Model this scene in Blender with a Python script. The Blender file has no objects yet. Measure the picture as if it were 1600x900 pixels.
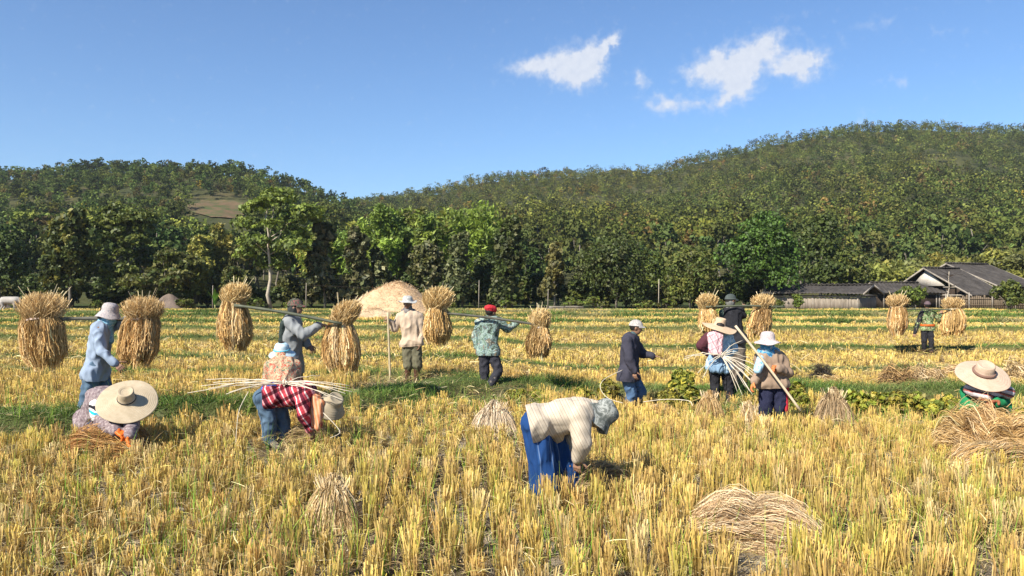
import bpy, bmesh, math, random
import numpy as np
from mathutils import Vector, Matrix, noise as mnoise, Quaternion
R = math.radians
S = bpy.context.scene
COL = S.collection
rng = np.random.default_rng(7)
random.seed(7)

# ------------------------------------------------------------------ camera
CAM_H = 1.77
F = 1244.0                       # focal length in photograph pixels (1600 wide)
cam = bpy.data.objects.new('camera', bpy.data.cameras.new('camera'))
COL.objects.link(cam); S.camera = cam
cam.location = (0, 0, CAM_H); cam.rotation_euler = (R(90), 0, 0)
cam.data.sensor_width = 36; cam.data.lens = 36*F/1600
cam.data.clip_start = 0.1; cam.data.clip_end = 5000

# ------------------------------------------------------------------ world: clear sky, a few clouds
SUN_EL, SUN_AZ = 40.0, 222.0      # azimuth clockwise from +Y (the view), so the sun stands behind the camera, to the left
W = bpy.data.worlds.new('World'); S.world = W; W.use_nodes = True
nt = W.node_tree; nt.nodes.clear()
def N(t, **k):
    n = nt.nodes.new(t)
    for a, b in k.items(): setattr(n, a, b)
    return n
def L(a, b): nt.links.new(a, b)
def MATH(op, a, b=None, c=None, clamp=False):
    n = N('ShaderNodeMath', operation=op); n.use_clamp = clamp
    for i, v in enumerate((a, b, c)):
        if v is None: continue
        if isinstance(v, (int, float)): n.inputs[i].default_value = v
        else: L(v, n.inputs[i])
    return n.outputs[0]
sky = N('ShaderNodeTexSky', sky_type='NISHITA'); sky.sun_disc = False
sky.sun_elevation = R(SUN_EL); sky.sun_rotation = R(SUN_AZ)
sky.air_density = 1.0; sky.dust_density = 0.25; sky.ozone_density = 2.2; sky.altitude = 300
tc = N('ShaderNodeTexCoord'); sep = N('ShaderNodeSeparateXYZ'); L(tc.outputs['Generated'], sep.inputs[0])
az = MATH('MULTIPLY', MATH('ARCTAN2', sep.outputs[0], sep.outputs[1]), 57.29578)
el = MATH('MULTIPLY', MATH('ARCSINE', sep.outputs[2]), 57.29578)
cmb = N('ShaderNodeCombineXYZ'); L(az, cmb.inputs[0]); L(el, cmb.inputs[1])
nz = N('ShaderNodeTexNoise'); nz.inputs['Scale'].default_value = 0.75; nz.inputs['Detail'].default_value = 8; nz.inputs['Roughness'].default_value = 0.62
L(cmb.outputs[0], nz.inputs['Vector'])
nsep = N('ShaderNodeSeparateXYZ'); L(nz.outputs['Color'], nsep.inputs[0])
wx = MATH('ADD', az, MATH('MULTIPLY', MATH('SUBTRACT', nsep.outputs[0], 0.5), 2.6))
wy = MATH('ADD', el, MATH('MULTIPLY', MATH('SUBTRACT', nsep.outputs[1], 0.5), 2.0))
def ell(px, py, rx, ry, ang, amp=1.0):
    """a soft cloud lobe: centre / radii in degrees of azimuth and elevation"""
    u, v = (px-800)/F, (450-py)/F
    a0 = math.degrees(math.atan2(u, 1)); e0 = math.degrees(math.asin(v/math.sqrt(1+u*u+v*v)))
    k = 57.3/F*0.93
    rx *= k; ry *= k; ca, sa = math.cos(R(ang)), math.sin(R(ang))
    dx = MATH('SUBTRACT', wx, a0); dy = MATH('SUBTRACT', wy, e0)
    p = MATH('ADD', MATH('MULTIPLY', dx, ca/rx), MATH('MULTIPLY', dy, sa/rx))
    q = MATH('ADD', MATH('MULTIPLY', dx, -sa/ry), MATH('MULTIPLY', dy, ca/ry))
    d = MATH('ADD', MATH('MULTIPLY', p, p), MATH('MULTIPLY', q, q))
    return MATH('MULTIPLY', MATH('POWER', 2.718, MATH('MULTIPLY', d, -1.0)), amp)
lobes = [ell(824, 104, 42, 14, 5, 1.15), ell(885, 100, 42, 26, 12, 1.4), ell(925, 88, 36, 19, 35, 1.3), ell(905, 122, 34, 18, -5, 1.2), ell(955, 66, 22, 8, 48, 1.0),
         ell(1000, 126, 14, 18, 30, .95), ell(1047, 162, 32, 14, 0, 1.15), ell(1090, 158, 22, 9, 0, .55),
         ell(1105, 106, 42, 19, 12, 1.1), ell(1150, 98, 46, 26, 20, 1.35), ell(1195, 74, 44, 17, 32, 1.15), ell(1160, 128, 26, 26, 55, 1.25),
         ell(1130, 155, 24, 13, 30, 1.0), ell(1255, 95, 36, 20, 5, 1.2), ell(1222, 98, 22, 15, 0, .8), ell(1262, 115, 22, 20, 60, .8),
         ell(1402, 130, 17, 8, -10, .62), ell(1345, 192, 8, 16, 0, .42), ell(1370, 38, 30, 9, 0, .42), ell(1475, 44, 20, 6, 0, .4), ell(1318, 60, 9, 12, 0, .4)]
m = lobes[0]
for l in lobes[1:]: m = MATH('ADD', m, l)
nz2 = N('ShaderNodeTexNoise'); nz2.inputs['Scale'].default_value = 1.7; nz2.inputs['Detail'].default_value = 10; nz2.inputs['Roughness'].default_value = 0.58
L(cmb.outputs[0], nz2.inputs['Vector'])
dens = MATH('MULTIPLY', MATH('SUBTRACT', MATH('ADD', m, MATH('MULTIPLY', MATH('SUBTRACT', nz2.outputs[0], 0.5), 1.5)), 0.10), 0.85, clamp=True)
dens = MATH('POWER', dens, 1.5)
dens = MATH('MULTIPLY', dens, MATH('GREATER_THAN', sep.outputs[1], 0.0))
dens = MATH('MULTIPLY', dens, 0.88)
ccol = N('ShaderNodeMix', data_type='RGBA'); ccol.inputs[6].default_value = (4.6, 5.0, 5.9, 1); ccol.inputs[7].default_value = (6.6, 6.7, 6.9, 1)
L(nz2.outputs[0], ccol.inputs[0])
gam = N('ShaderNodeMix', data_type='RGBA', blend_type='MULTIPLY'); gam.inputs[0].default_value = 1.0; gam.inputs[7].default_value = (0.69, 0.90, 1.12, 1)
L(sky.outputs[0], gam.inputs[6])
mx = N('ShaderNodeMix', data_type='RGBA'); L(dens, mx.inputs[0]); L(gam.outputs[2], mx.inputs[6]); L(ccol.outputs[2], mx.inputs[7])
bg = N('ShaderNodeBackground'); bg.inputs[1].default_value = 0.076; L(mx.outputs[2], bg.inputs[0])
out = N('ShaderNodeOutputWorld'); L(bg.outputs[0], out.inputs[0])

sd = bpy.data.lights.new('sun', 'SUN'); sd.energy = 5.0; sd.angle = R(0.5); sd.color = (1.0, 0.93, 0.80)
sun = bpy.data.objects.new('sun', sd); COL.objects.link(sun)
tosun = Vector((math.sin(R(SUN_AZ))*math.cos(R(SUN_EL)), math.cos(R(SUN_AZ))*math.cos(R(SUN_EL)), math.sin(R(SUN_EL))))
sun.rotation_euler = tosun.to_track_quat('Z', 'Y').to_euler(); sun.location = (-20, -20, 30)

S.view_settings.view_transform = 'Standard'; S.view_settings.look = 'None'
S.view_settings.exposure = 0.95; S.view_settings.gamma = 1.0
S.render.engine = 'CYCLES'
S.cycles.max_bounces = 6; S.cycles.diffuse_bounces = 3; S.cycles.glossy_bounces = 2; S.cycles.transmission_bounces = 3; S.cycles.transparent_max_bounces = 4
S.cycles.use_denoising = True

# ------------------------------------------------------------------ helpers
def P(px, py, Y):
    return Vector(((px-800)*Y/F, Y, CAM_H+(450-py)*Y/F))
def tag(o, label=None, cat=None, group=None, kind=None):
    if label: o['label'] = label
    if cat: o['category'] = cat
    if group: o['group'] = group
    if kind: o['kind'] = kind
    return o
def empty(name, loc, label, cat, group=None, rz=0):
    o = bpy.data.objects.new(name, None); COL.objects.link(o); o.location = loc; o.rotation_euler = (0, 0, rz)
    o.empty_display_size = 0.2
    return tag(o, label, cat, group)
def npmesh(name, V, Fq, mat=None, col=None, smooth=False):
    """mesh from arrays: V (n,3), Fq (m,k) all faces with k corners, col (n,3) per vertex"""
    me = bpy.data.meshes.new(name)
    V = np.ascontiguousarray(V, dtype=np.float32); Fq = np.ascontiguousarray(Fq, dtype=np.int32)
    n, k = Fq.shape
    me.vertices.add(len(V)); me.vertices.foreach_set('co', V.ravel())
    me.loops.add(n*k); me.loops.foreach_set('vertex_index', Fq.ravel())
    me.polygons.add(n); me.polygons.foreach_set('loop_start', np.arange(0, n*k, k, dtype=np.int32))
    me.polygons.foreach_set('loop_total', np.full(n, k, dtype=np.int32))
    if smooth: me.polygons.foreach_set('use_smooth', np.ones(n, dtype=bool))
    me.update(calc_edges=True)
    if col is not None:
        ca = me.color_attributes.new('Col', 'FLOAT_COLOR', 'POINT')
        c4 = np.ones((len(V), 4), dtype=np.float32); c4[:, :3] = col
        ca.data.foreach_set('color', c4.ravel())
    if mat: me.materials.append(mat)
    return me
def link(name, me, parent=None, mat=None):
    o = bpy.data.objects.new(name, me); COL.objects.link(o)
    if parent: o.parent = parent
    if mat and not me.materials: me.materials.append(mat)
    return o
def ss(x, a, b):
    t = np.clip((np.asarray(x, dtype=float)-a)/(b-a), 0, 1); return t*t*(3-2*t)
def vnoise(x, y, s=1.0, seed=0):
    """smooth value noise on arrays, -1..1"""
    x = np.asarray(x, float)*s+seed*17.3; y = np.asarray(y, float)*s+seed*5.7
    xi, yi = np.floor(x).astype(np.int64), np.floor(y).astype(np.int64); fx, fy = x-xi, y-yi
    def h(a, b):
        v = np.sin(a*127.1+b*311.7+seed*74.7)*43758.5453
        return (v-np.floor(v))*2-1
    fx = fx*fx*(3-2*fx); fy = fy*fy*(3-2*fy)
    return (h(xi, yi)*(1-fx)+h(xi+1, yi)*fx)*(1-fy)+(h(xi, yi+1)*(1-fx)+h(xi+1, yi+1)*fx)*fy
def fbm(x, y, s=1.0, seed=0, o=4):
    r = 0; a = 0.5
    for i in range(o): r = r+a*vnoise(x, y, s*2**i, seed+i); a *= 0.5
    return r

def material(name, rough=0.8, spec=0.3):
    m = bpy.data.materials.new(name); m.use_nodes = True
    b = m.node_tree.nodes['Principled BSDF']; b.inputs['Roughness'].default_value = rough
    b.inputs['Specular IOR Level'].default_value = spec
    return m, m.node_tree, b
def ramp(t, fac, stops, interp='LINEAR'):
    r = t.nodes.new('ShaderNodeValToRGB'); r.color_ramp.interpolation = interp
    while len(r.color_ramp.elements) < len(stops): r.color_ramp.elements.new(0.5)
    for e, (p, c) in zip(r.color_ramp.elements, stops): e.position = p; e.color = (*c, 1)
    t.links.new(fac, r.inputs[0]); return r.outputs[0]
def tnoise(t, scale, detail=4, rough=0.6, vec=None, dist=0):
    n = t.nodes.new('ShaderNodeTexNoise'); n.inputs['Scale'].default_value = scale; n.inputs['Detail'].default_value = detail
    n.inputs['Roughness'].default_value = rough; n.inputs['Distortion'].default_value = dist
    if vec is None:
        c = t.nodes.new('ShaderNodeTexCoord'); vec = c.outputs['Object']
    t.links.new(vec, n.inputs['Vector']); return n.outputs[0]
def bump(t, b, h, strength=0.5, dist=0.02):
    n = t.nodes.new('ShaderNodeBump'); n.inputs['Strength'].default_value = strength; n.inputs['Distance'].default_value = dist
    t.links.new(h, n.inputs['Height']); t.links.new(n.outputs[0], b.inputs['Normal'])
def noisy(name, c1, c2, scale=8, rough=0.85, bmp=0.3, bscale=60, bdist=0.01, spec=0.25, detail=4):
    m, t, b = material(name, rough, spec)
    o = ramp(t, tnoise(t, scale, detail), [(0.3, c1), (0.7, c2)]); t.links.new(o, b.inputs['Base Color'])
    if bmp: bump(t, b, tnoise(t, bscale, 3), bmp, bdist)
    return m
def attrmat(name, transl=0.25, rough=0.7, vary=0.25, spec=0.2, hue=0.02):
    """colour from the mesh's own attribute (each blade or leaf has its own colour), plus a small change per object"""
    m, t, b = material(name, rough, spec)
    a = t.nodes.new('ShaderNodeAttribute'); a.attribute_name = 'Col'
    oi = t.nodes.new('ShaderNodeObjectInfo')
    hs = t.nodes.new('ShaderNodeHueSaturation')
    def mr(lo, hi):
        r = t.nodes.new('ShaderNodeMapRange'); r.inputs[3].default_value = lo; r.inputs[4].default_value = hi
        t.links.new(oi.outputs['Random'], r.inputs[0]); return r.outputs[0]
    t.links.new(mr(0.5-hue, 0.5+hue), hs.inputs['Hue']); t.links.new(mr(1-vary, 1+vary), hs.inputs['Value'])
    t.links.new(a.outputs['Color'], hs.inputs['Color']); t.links.new(hs.outputs[0], b.inputs['Base Color'])
    if transl:
        tr = t.nodes.new('ShaderNodeBsdfTranslucent'); t.links.new(hs.outputs[0], tr.inputs[0])
        ms = t.nodes.new('ShaderNodeMixShader'); ms.inputs[0].default_value = transl
        o = t.nodes['Material Output']; t.links.new(b.outputs[0], ms.inputs[1]); t.links.new(tr.outputs[0], ms.inputs[2]); t.links.new(ms.outputs[0], o.inputs[0])
    return m
M_blade = attrmat('stubble', 0.25, 0.65, 0)
M_straw = attrmat('straw', 0.18, 0.6, 0.06, hue=0.004)
M_leaf = attrmat('leaves', 0.28, 0.55, 0.12, 0.35, 0.008)
M_leaf_hill = attrmat('hill_leaves', 0.15, 0.8, 0.22, 0.1, 0.025)
M_bark = noisy('bark', (0.10, 0.085, 0.065), (0.24, 0.21, 0.17), 5, 0.9, 0.6, 20, 0.04)

def strips(B, D, H, Wd, yaw, bend, segs, c0, c1, tip=0.45):
    """many blades. B base (n,3), D unit direction (n,3), H length, Wd width, yaw of the flat side, bend (n,3) sideways pull at the tip"""
    n = len(B); k = segs+1
    t = np.linspace(0, 1, k)[None, :, None]
    pos = B[:, None, :]+D[:, None, :]*H[:, None, None]*t+bend[:, None, :]*(t**2)
    side = np.stack([np.cos(yaw), np.sin(yaw), np.zeros(n)], 1)
    d = np.sum(side*D, 1)[:, None]*D; side = side-d; side /= np.linalg.norm(side, axis=1)[:, None]+1e-6
    w = (Wd[:, None]*(1-(1-tip)*t[:, :, 0]**1.5))[:, :, None]*0.5
    V = np.stack([pos-side[:, None, :]*w, pos+side[:, None, :]*w], 2).reshape(-1, 3)
    base = (np.arange(n)*k*2)[:, None]; s = (np.arange(segs)*2)[None, :]
    Fq = np.stack([base+s, base+s+1, base+s+3, base+s+2], 2).reshape(-1, 4)
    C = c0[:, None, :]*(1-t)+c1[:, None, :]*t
    C = np.repeat(C, 2, axis=1).reshape(-1, 3)
    return V, Fq, C
def merge(parts):
    V, Fq, C, o = [], [], [], 0
    for v, f, c in parts:
        V.append(v); Fq.append(f+o); C.append(c); o += len(v)
    return np.concatenate(V), np.concatenate(Fq), np.concatenate(C)
def pick(cols, n, jit=0.12, p=None):
    c = np.array(cols)[rng.choice(len(cols), n, p=p)]
    return np.clip(c*(1+rng.normal(0, jit, (n, 1))), 0.005, 1)

# ------------------------------------------------------------------ terrain of the paddies
BUNDS = [  # polyline (x, Y), height, half width
    ([(-14, 8.2), (-8, 8.8), (-5.9, 9.3), (-4.2, 10.2), (-2.1, 11.2), (-1.2, 13.2), (0.3, 14.2), (2, 14.2), (5, 14.2), (9, 13.9), (16, 13.4)], 0.27, 0.38),
    ([(-16, 15.9), (-9, 15.7), (-4, 15.5), (-1.2, 15.4), (0.3, 14.4)], 0.12, 0.3),
    ([(-20, 19.8), (-3, 19.4), (4, 19.0), (20, 19.3)], 0.12, 0.28),
    ([(-30, 25.8), (0, 25.2), (30, 24.6)], 0.22, 0.36),
    ([(-40, 31.6), (0, 31.2), (40, 31.0)], 0.26, 0.42),
    ([(-40, 38.8), (0, 39.0), (40, 38.4)], 0.16, 0.5),
    ([(-50, 46.0), (0, 46.5), (50, 46.0)], 0.22, 0.6),
    ([(-60, 54.0), (0, 55.0), (60, 54.5)], 0.16, 0.8),
    ([(-60, 63.0), (0, 64.0), (60, 63.5)], 0.06, 0.7)]
def pdist(x, y, pts):
    best = np.full(np.shape(x), 1e9)
    for (x0, y0), (x1, y1) in zip(pts, pts[1:]):
        dx, dy = x1-x0, y1-y0; t = np.clip(((x-x0)*dx+(y-y0)*dy)/(dx*dx+dy*dy), 0, 1)
        best = np.minimum(best, np.hypot(x-x0-t*dx, y-y0-t*dy))
    return best
def bund_mask(x, y, grow=0.0):
    """(height, 0..1 nearness) of the earth banks"""
    h = np.zeros(np.shape(x)); nr = np.zeros(np.shape(x))
    wob = fbm(x, y, 1.3, 3, 2)*0.18
    for pts, hh, w in BUNDS:
        d = pdist(x, y, pts)+wob
        k = 1-ss(d, w*0.55, w*1.35+grow)
        h = np.maximum(h, hh*k*(1+0.35*fbm(x, y, 0.9, 5, 2))); nr = np.maximum(nr, k)
    return h, nr
def ground(x, y):
    x = np.asarray(x, float); y = np.asarray(y, float)
    base = -0.25*ss(x, -1.5, 2.2)*ss(y, 9.3, 10.6)*(1-ss(y, 25.5, 32))
    base = base+0.02*fbm(x, y, 1.5, 1, 3)*(y < 62)
    h, _ = bund_mask(x, y)
    return base+h
def gz(x, y): return float(ground(np.array([x]), np.array([y]))[0])

yy = np.concatenate([np.linspace(-40, 2, 8), np.arange(2.5, 16, 0.07), np.arange(16, 66, 0.14), np.arange(66, 120, 3), np.linspace(125, 900, 12)])
uu = np.concatenate([np.linspace(-14, -0.95, 12), np.linspace(-0.9, 0.9, 300), np.linspace(0.95, 14, 12)])
YY, UU = np.meshgrid(yy, uu, indexing='ij'); XX = UU*np.maximum(YY, 12)*1.0
XX = np.where(YY < 12, UU*12, XX)
ZZ = ground(XX, YY)
V = np.stack([XX, YY, ZZ], 2).reshape(-1, 3); nc = len(uu)
ii, jj = np.meshgrid(np.arange(len(yy)-1), np.arange(nc-1), indexing='ij'); a = (ii*nc+jj).ravel()
_, nr = bund_mask(XX, YY, 0.1)
soil = np.stack([0.14+0*XX, 0.11+0*XX, 0.075+0*XX], 2)
grey = np.stack([0.33+0*XX, 0.29+0*XX, 0.23+0*XX], 2)
green = np.stack([0.085+0*XX, 0.11+0*XX, 0.035+0*XX], 2)
straw = np.stack([0.36+0*XX, 0.24+0*XX, 0.10+0*XX], 2)
k = ss(fbm(XX, YY, 0.8, 9, 4), -0.1, 0.3)[..., None]
C = soil*(1-k)+grey*k
kf = ss(YY, 9, 22)[..., None]*0.8; C = C*(1-kf)+straw*kf
C = C*(1-nr[..., None])+green*nr[..., None]
kg = ss(YY, 66, 70)[..., None]; C = C*(1-kg)+green*0.7*kg
mg, t, b = material('field_earth', 0.95, 0.1)
at = t.nodes.new('ShaderNodeAttribute'); at.attribute_name = 'Col'
mm = t.nodes.new('ShaderNodeMix'); mm.data_type = 'RGBA'; mm.blend_type = 'MULTIPLY'; mm.inputs[0].default_value = 1
t.links.new(at.outputs['Color'], mm.inputs[6]); t.links.new(ramp(t, tnoise(t, 14, 6, 0.7), [(0.3, (0.45, 0.43, 0.4)), (0.7, (1.3, 1.25, 1.2))]), mm.inputs[7])
t.links.new(mm.outputs[2], b.inputs['Base Color']); bump(t, b, tnoise(t, 22, 6, 0.7), 0.9, 0.04)
g = link('ground', npmesh('ground', V, np.stack([a, a+1, a+nc+1, a+nc], 1), mg, C.reshape(-1, 3), True)); tag(g, kind='structure')

# ------------------------------------------------------------------ stubble
def grid_points(y0, y1, sx, sy, jit, margin=2.2, ang=0.06):
    X = []; n = int((y1*0.70+margin)*2/sx)+40
    gx, gy = np.meshgrid((np.arange(n)-n/2)*sx, np.arange(int((y1-y0)/sy)+40)*sy+y0-10*sy, indexing='ij')
    gx = gx.ravel(); gy = gy.ravel()
    x = gx*math.cos(ang)-(gy-y0)*math.sin(ang); y = gx*math.sin(ang)+(gy-y0)*math.cos(ang)+y0
    x = x+rng.normal(0, jit, len(x)); y = y+rng.normal(0, jit, len(x))
    k = (y > y0) & (y < y1) & (np.abs(x) < 0.66*y+margin)
    return x[k], y[k]
NEAR = [(0.66, 0.425, 0.12), (0.74, 0.455, 0.17), (0.64, 0.36, 0.15), (0.44, 0.225, 0.09), (0.50, 0.40, 0.08), (0.82, 0.58, 0.33)]
FAR = [(0.72, 0.44, 0.13), (0.76, 0.46, 0.17), (0.66, 0.44, 0.12), (0.78, 0.52, 0.26), (0.54, 0.40, 0.10)]
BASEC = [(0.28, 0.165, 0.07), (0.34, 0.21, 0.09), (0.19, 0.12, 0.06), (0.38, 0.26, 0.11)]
EXCL = [(520, 5.85, .17, .16), (1140, 5.75, .26, .22), (1205, 5.45, .30, .22), (172, 8.3, .36, .25), (930, 6.75, .26, .2), (478, 9.0, .26, .15), (772, 9.5, .28, .2), (1548, 7.5, .45, .2), (1560, 8.1, .45, .45),
        (520, 5.4, .18, .30), (1120, 5.5, .25, .25), (1180, 5.3, .42, .35), (772, 9.9, .35, .6), (1108, 11.6, .25, .5), (1170, 10.3, .25, .5), (1302, 10.7, .3, .5), (172, 7.95, .3, .15), (640, 13.9, 1.0, 1.5), (766, 12.9, .9, 1.1), (434, 8.45, .32, .4), (150, 8.3, .4, .3), (1449, 23.2, .8, 1.2), (1120, 13, .5, .6), (1302, 11.0, .3, .3), (1108, 12, .25, .3), (1170, 10.7, .22, .3), (1402, 15.2, .5, .6), (1448, 15.6, .5, .6), (1285, 16.6, .5, .7)]
def clear(x, y):
    k = np.ones(len(x), bool)
    for px, Yc, rx, ry in EXCL: k &= ((x-(px-800)*Yc/F)/rx)**2+((y-Yc)/ry)**2 > 1
    return k
def clumps(x, y, per, h0, h1, wd, spread, cols, segs=1, lean=0.10, dens=None):
    _, nr = bund_mask(x, y, 0.05)
    k = (nr < 0.5) & clear(x, y)
    # some clumps are missing or thin
    k &= rng.random(len(x)) > 0.06
    x, y = x[k], y[k]; n = len(x)
    cnt = np.clip(rng.normal(per, per*0.3, n), 3, per*2).astype(int)
    idx = np.repeat(np.arange(n), cnt); m = len(idx)
    ch = rng.uniform(h0, h1, n)*(1+0.25*vnoise(x, y, 0.5, 21)); ctint = rng.normal(1, 0.14, n)
    clx, cly = rng.normal(0, lean*0.8, n), rng.normal(0, lean*0.8, n)
    r = spread*np.sqrt(rng.random(m)); th = rng.uniform(0, 6.283, m)
    bx = x[idx]+r*np.cos(th); by = y[idx]+r*np.sin(th); bz = ground(bx, by)-0.02
    D = np.stack([clx[idx]+rng.normal(0, lean, m)+0.9*r*np.cos(th), cly[idx]+rng.normal(0, lean, m)+0.9*r*np.sin(th), np.ones(m)], 1)
    D /= np.linalg.norm(D, axis=1)[:, None]
    H = ch[idx]*rng.uniform(0.72, 1.08, m)
    short = rng.random(m) < 0.15; H = np.where(short, H*0.55, H)
    kind = rng.choice(len(cols), n, p=dens)
    c1 = np.array(cols)[kind][idx]*0.6+pick(cols, m, 0.16)*0.4
    c1 = np.clip(c1*ctint[idx, None]*rng.normal(1, 0.12, (m, 1)), 0.01, 0.95)
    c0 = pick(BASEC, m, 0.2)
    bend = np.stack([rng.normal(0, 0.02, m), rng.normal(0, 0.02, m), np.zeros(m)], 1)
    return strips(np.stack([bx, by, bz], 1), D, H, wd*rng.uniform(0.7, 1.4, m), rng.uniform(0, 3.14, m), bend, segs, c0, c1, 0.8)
def dry_leaves(x, y, per, ln, wd, spread):
    """curled dead leaves hanging off and lying between the clumps"""
    _, nr = bund_mask(x, y, 0.05); k = nr < 0.5; x, y = x[k], y[k]; n = len(x)
    idx = np.repeat(np.arange(n), per); m = len(idx)
    bx = x[idx]+rng.normal(0, spread, m); by = y[idx]+rng.normal(0, spread, m)
    bz = ground(bx, by)+rng.uniform(0.0, 0.22, m)
    th = rng.uniform(0, 6.283, m); up = rng.uniform(-0.25, 1.0, m)
    D = np.stack([np.cos(th), np.sin(th), up], 1); D /= np.linalg.norm(D, axis=1)[:, None]
    H = ln*rng.uniform(0.4, 1.2, m)
    bend = np.stack([rng.normal(0, 0.05, m), rng.normal(0, 0.05, m), -H*0.7*rng.uniform(0.1, 1, m)-0.0], 1)
    zt = bz+D[:, 2]*H+bend[:, 2]; gmin = ground(bx, by)+0.006; bend[:, 2] += np.maximum(0, gmin-zt)
    c = pick([(0.46, 0.31, 0.15), (0.36, 0.22, 0.10), (0.64, 0.49, 0.28), (0.26, 0.16, 0.08), (0.54, 0.42, 0.14)], m, 0.25)
    return strips(np.stack([bx, by, bz], 1), D, H, wd*rng.uniform(0.6, 1.4, m), rng.uniform(0, 3.14, m), bend, 3, c*0.8, c, 0.4)
parts = []
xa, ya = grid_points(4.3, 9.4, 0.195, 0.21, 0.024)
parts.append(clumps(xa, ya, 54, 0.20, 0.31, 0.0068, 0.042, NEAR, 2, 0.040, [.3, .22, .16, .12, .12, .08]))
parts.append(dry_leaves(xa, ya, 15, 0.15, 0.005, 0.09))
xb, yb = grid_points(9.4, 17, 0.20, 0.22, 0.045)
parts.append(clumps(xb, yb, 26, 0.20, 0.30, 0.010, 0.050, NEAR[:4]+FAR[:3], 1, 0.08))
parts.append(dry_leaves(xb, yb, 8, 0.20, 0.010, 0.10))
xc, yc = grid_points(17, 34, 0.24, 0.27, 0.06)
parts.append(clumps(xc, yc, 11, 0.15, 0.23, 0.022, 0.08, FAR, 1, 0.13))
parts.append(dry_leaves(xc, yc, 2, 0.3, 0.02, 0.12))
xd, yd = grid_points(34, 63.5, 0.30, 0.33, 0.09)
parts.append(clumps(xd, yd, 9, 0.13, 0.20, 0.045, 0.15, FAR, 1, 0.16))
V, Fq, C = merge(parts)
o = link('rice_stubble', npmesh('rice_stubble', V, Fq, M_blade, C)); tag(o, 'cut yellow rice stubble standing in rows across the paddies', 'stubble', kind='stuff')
# loose straw lying on the soil
n = 26000
y = rng.uniform(4.2, 13, n)**1.0; x = rng.uniform(-0.68, 0.68, n)*(y+1); _, nr = bund_mask(x, y); 
th = rng.uniform(0, 6.283, n); D = np.stack([np.cos(th), np.sin(th), rng.normal(0, 0.08, n)], 1); D /= np.linalg.norm(D, axis=1)[:, None]
c = pick([(0.56, 0.43, 0.24), (0.46, 0.34, 0.18), (0.66, 0.56, 0.36), (0.34, 0.25, 0.14)], n, 0.2)
st = strips(np.stack([x, y, ground(x, y)+rng.uniform(0.008, 0.05, n)], 1), D, rng.uniform(0.06, 0.20, n), rng.uniform(0.003, 0.008, n), rng.uniform(0, 3.1, n), np.stack([rng.normal(0, .03, n), rng.normal(0, .03, n), np.zeros(n)], 1), 2, c, c)
o = link('straw_litter', npmesh('straw_litter', *st[:2], M_straw, st[2])); tag(o, 'loose pale straw scattered on the dry soil between stubble rows', 'straw', kind='stuff')

# ------------------------------------------------------------------ green grass on the banks
GR = [(0.11, 0.20, 0.035), (0.16, 0.26, 0.045), (0.09, 0.15, 0.03), (0.24, 0.28, 0.07)]
def grass(n, y0, y1, h, wd, segs, lim, grow=0.25, extra=None, cols=GR):
    y = rng.uniform(y0, y1, n*4); x = rng.uniform(-0.70, 0.70, n*4)*(y+1.8)
    _, nr = bund_mask(x, y, grow)
    w = nr
    if extra is not None: w = np.maximum(w, extra(x, y))
    k = rng.random(len(x))*lim < w; x, y = x[k][:n], y[k][:n]; m = len(x)
    D = np.stack([rng.normal(0, 0.3, m), rng.normal(0, 0.3, m), np.ones(m)], 1); D /= np.linalg.norm(D, axis=1)[:, None]
    H = h*rng.uniform(0.4, 1.3, m)*(1+0.6*vnoise(x, y, 0.8, 31))*(0.3+0.7*ss(np.hypot((x+1.6)/2.2, (y-13.9)/1.8), .5, 1.1))
    b = np.stack([rng.normal(0, 0.4, m)*H, rng.normal(0, 0.4, m)*H, -0.3*H], 1)
    tone = (1+0.35*vnoise(x, y, 0.45, 44))[:, None]
    dry = ss(fbm(x, y, 0.35, 51, 3), 0.0, 0.5)[:, None]
    c = pick(cols, m, 0.2)*tone; c = c*(1-dry)+pick([(0.42, 0.36, 0.16), (0.34, 0.30, 0.13)], m)*dry
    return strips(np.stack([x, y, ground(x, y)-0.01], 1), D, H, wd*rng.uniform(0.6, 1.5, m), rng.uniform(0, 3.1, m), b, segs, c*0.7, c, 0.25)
def patch(x, y):     # rank green grass on the right, in front of the crouching woman's hat
    return 0.8*ss(x, 1.8, 3.0)*ss(y, 10.6, 11.6)*(1-ss(y, 14.5, 16))*ss(fbm(x, y, 0.5, 61, 3), -0.25, 0.25)+0.5*(1-ss(np.hypot((x+1.0)/1.6, (y-12.9)/1.4), 0.6, 1.1))
V, Fq, C = merge([grass(70000, 7.5, 17, 0.17, 0.007, 2, 1.0, 0.25, patch), grass(45000, 17, 34, 0.15, 0.018, 1, 1.0, 0.1), grass(90000, 34, 61, 0.23, 0.04, 1, 1.0, 0.25), grass(30000, 61, 69, 0.13, 0.05, 1, 1.0, 0.9)])
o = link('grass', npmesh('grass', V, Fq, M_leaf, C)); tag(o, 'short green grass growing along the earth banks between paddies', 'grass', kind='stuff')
# bright green shoots among the stubble
n = 1300; y = rng.uniform(4.5, 13, n); x = rng.uniform(-0.68, 0.68, n)*y; idx = np.repeat(np.arange(n), 3); m = len(idx)
x = x[idx]+rng.normal(0, .02, m); y = y[idx]+rng.normal(0, .02, m)
D = np.stack([rng.normal(0, .15, m), rng.normal(0, .15, m), np.ones(m)], 1); D /= np.linalg.norm(D, axis=1)[:, None]; H = rng.uniform(0.15, 0.45, m)
c = pick([(0.20, 0.34, 0.04), (0.32, 0.42, 0.06)], m)
st = strips(np.stack([x, y, ground(x, y)], 1), D, H, rng.uniform(.004, .008, m), rng.uniform(0, 3, m), np.stack([rng.normal(0, .06, m), rng.normal(0, .06, m), 0*H], 1), 2, c, c, 0.15)
o = link('green_shoots', npmesh('green_shoots', *st[:2], M_leaf, st[2])); tag(o, 'bright green regrowth shoots among the cut rice stubble', 'shoots', kind='stuff')
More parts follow.
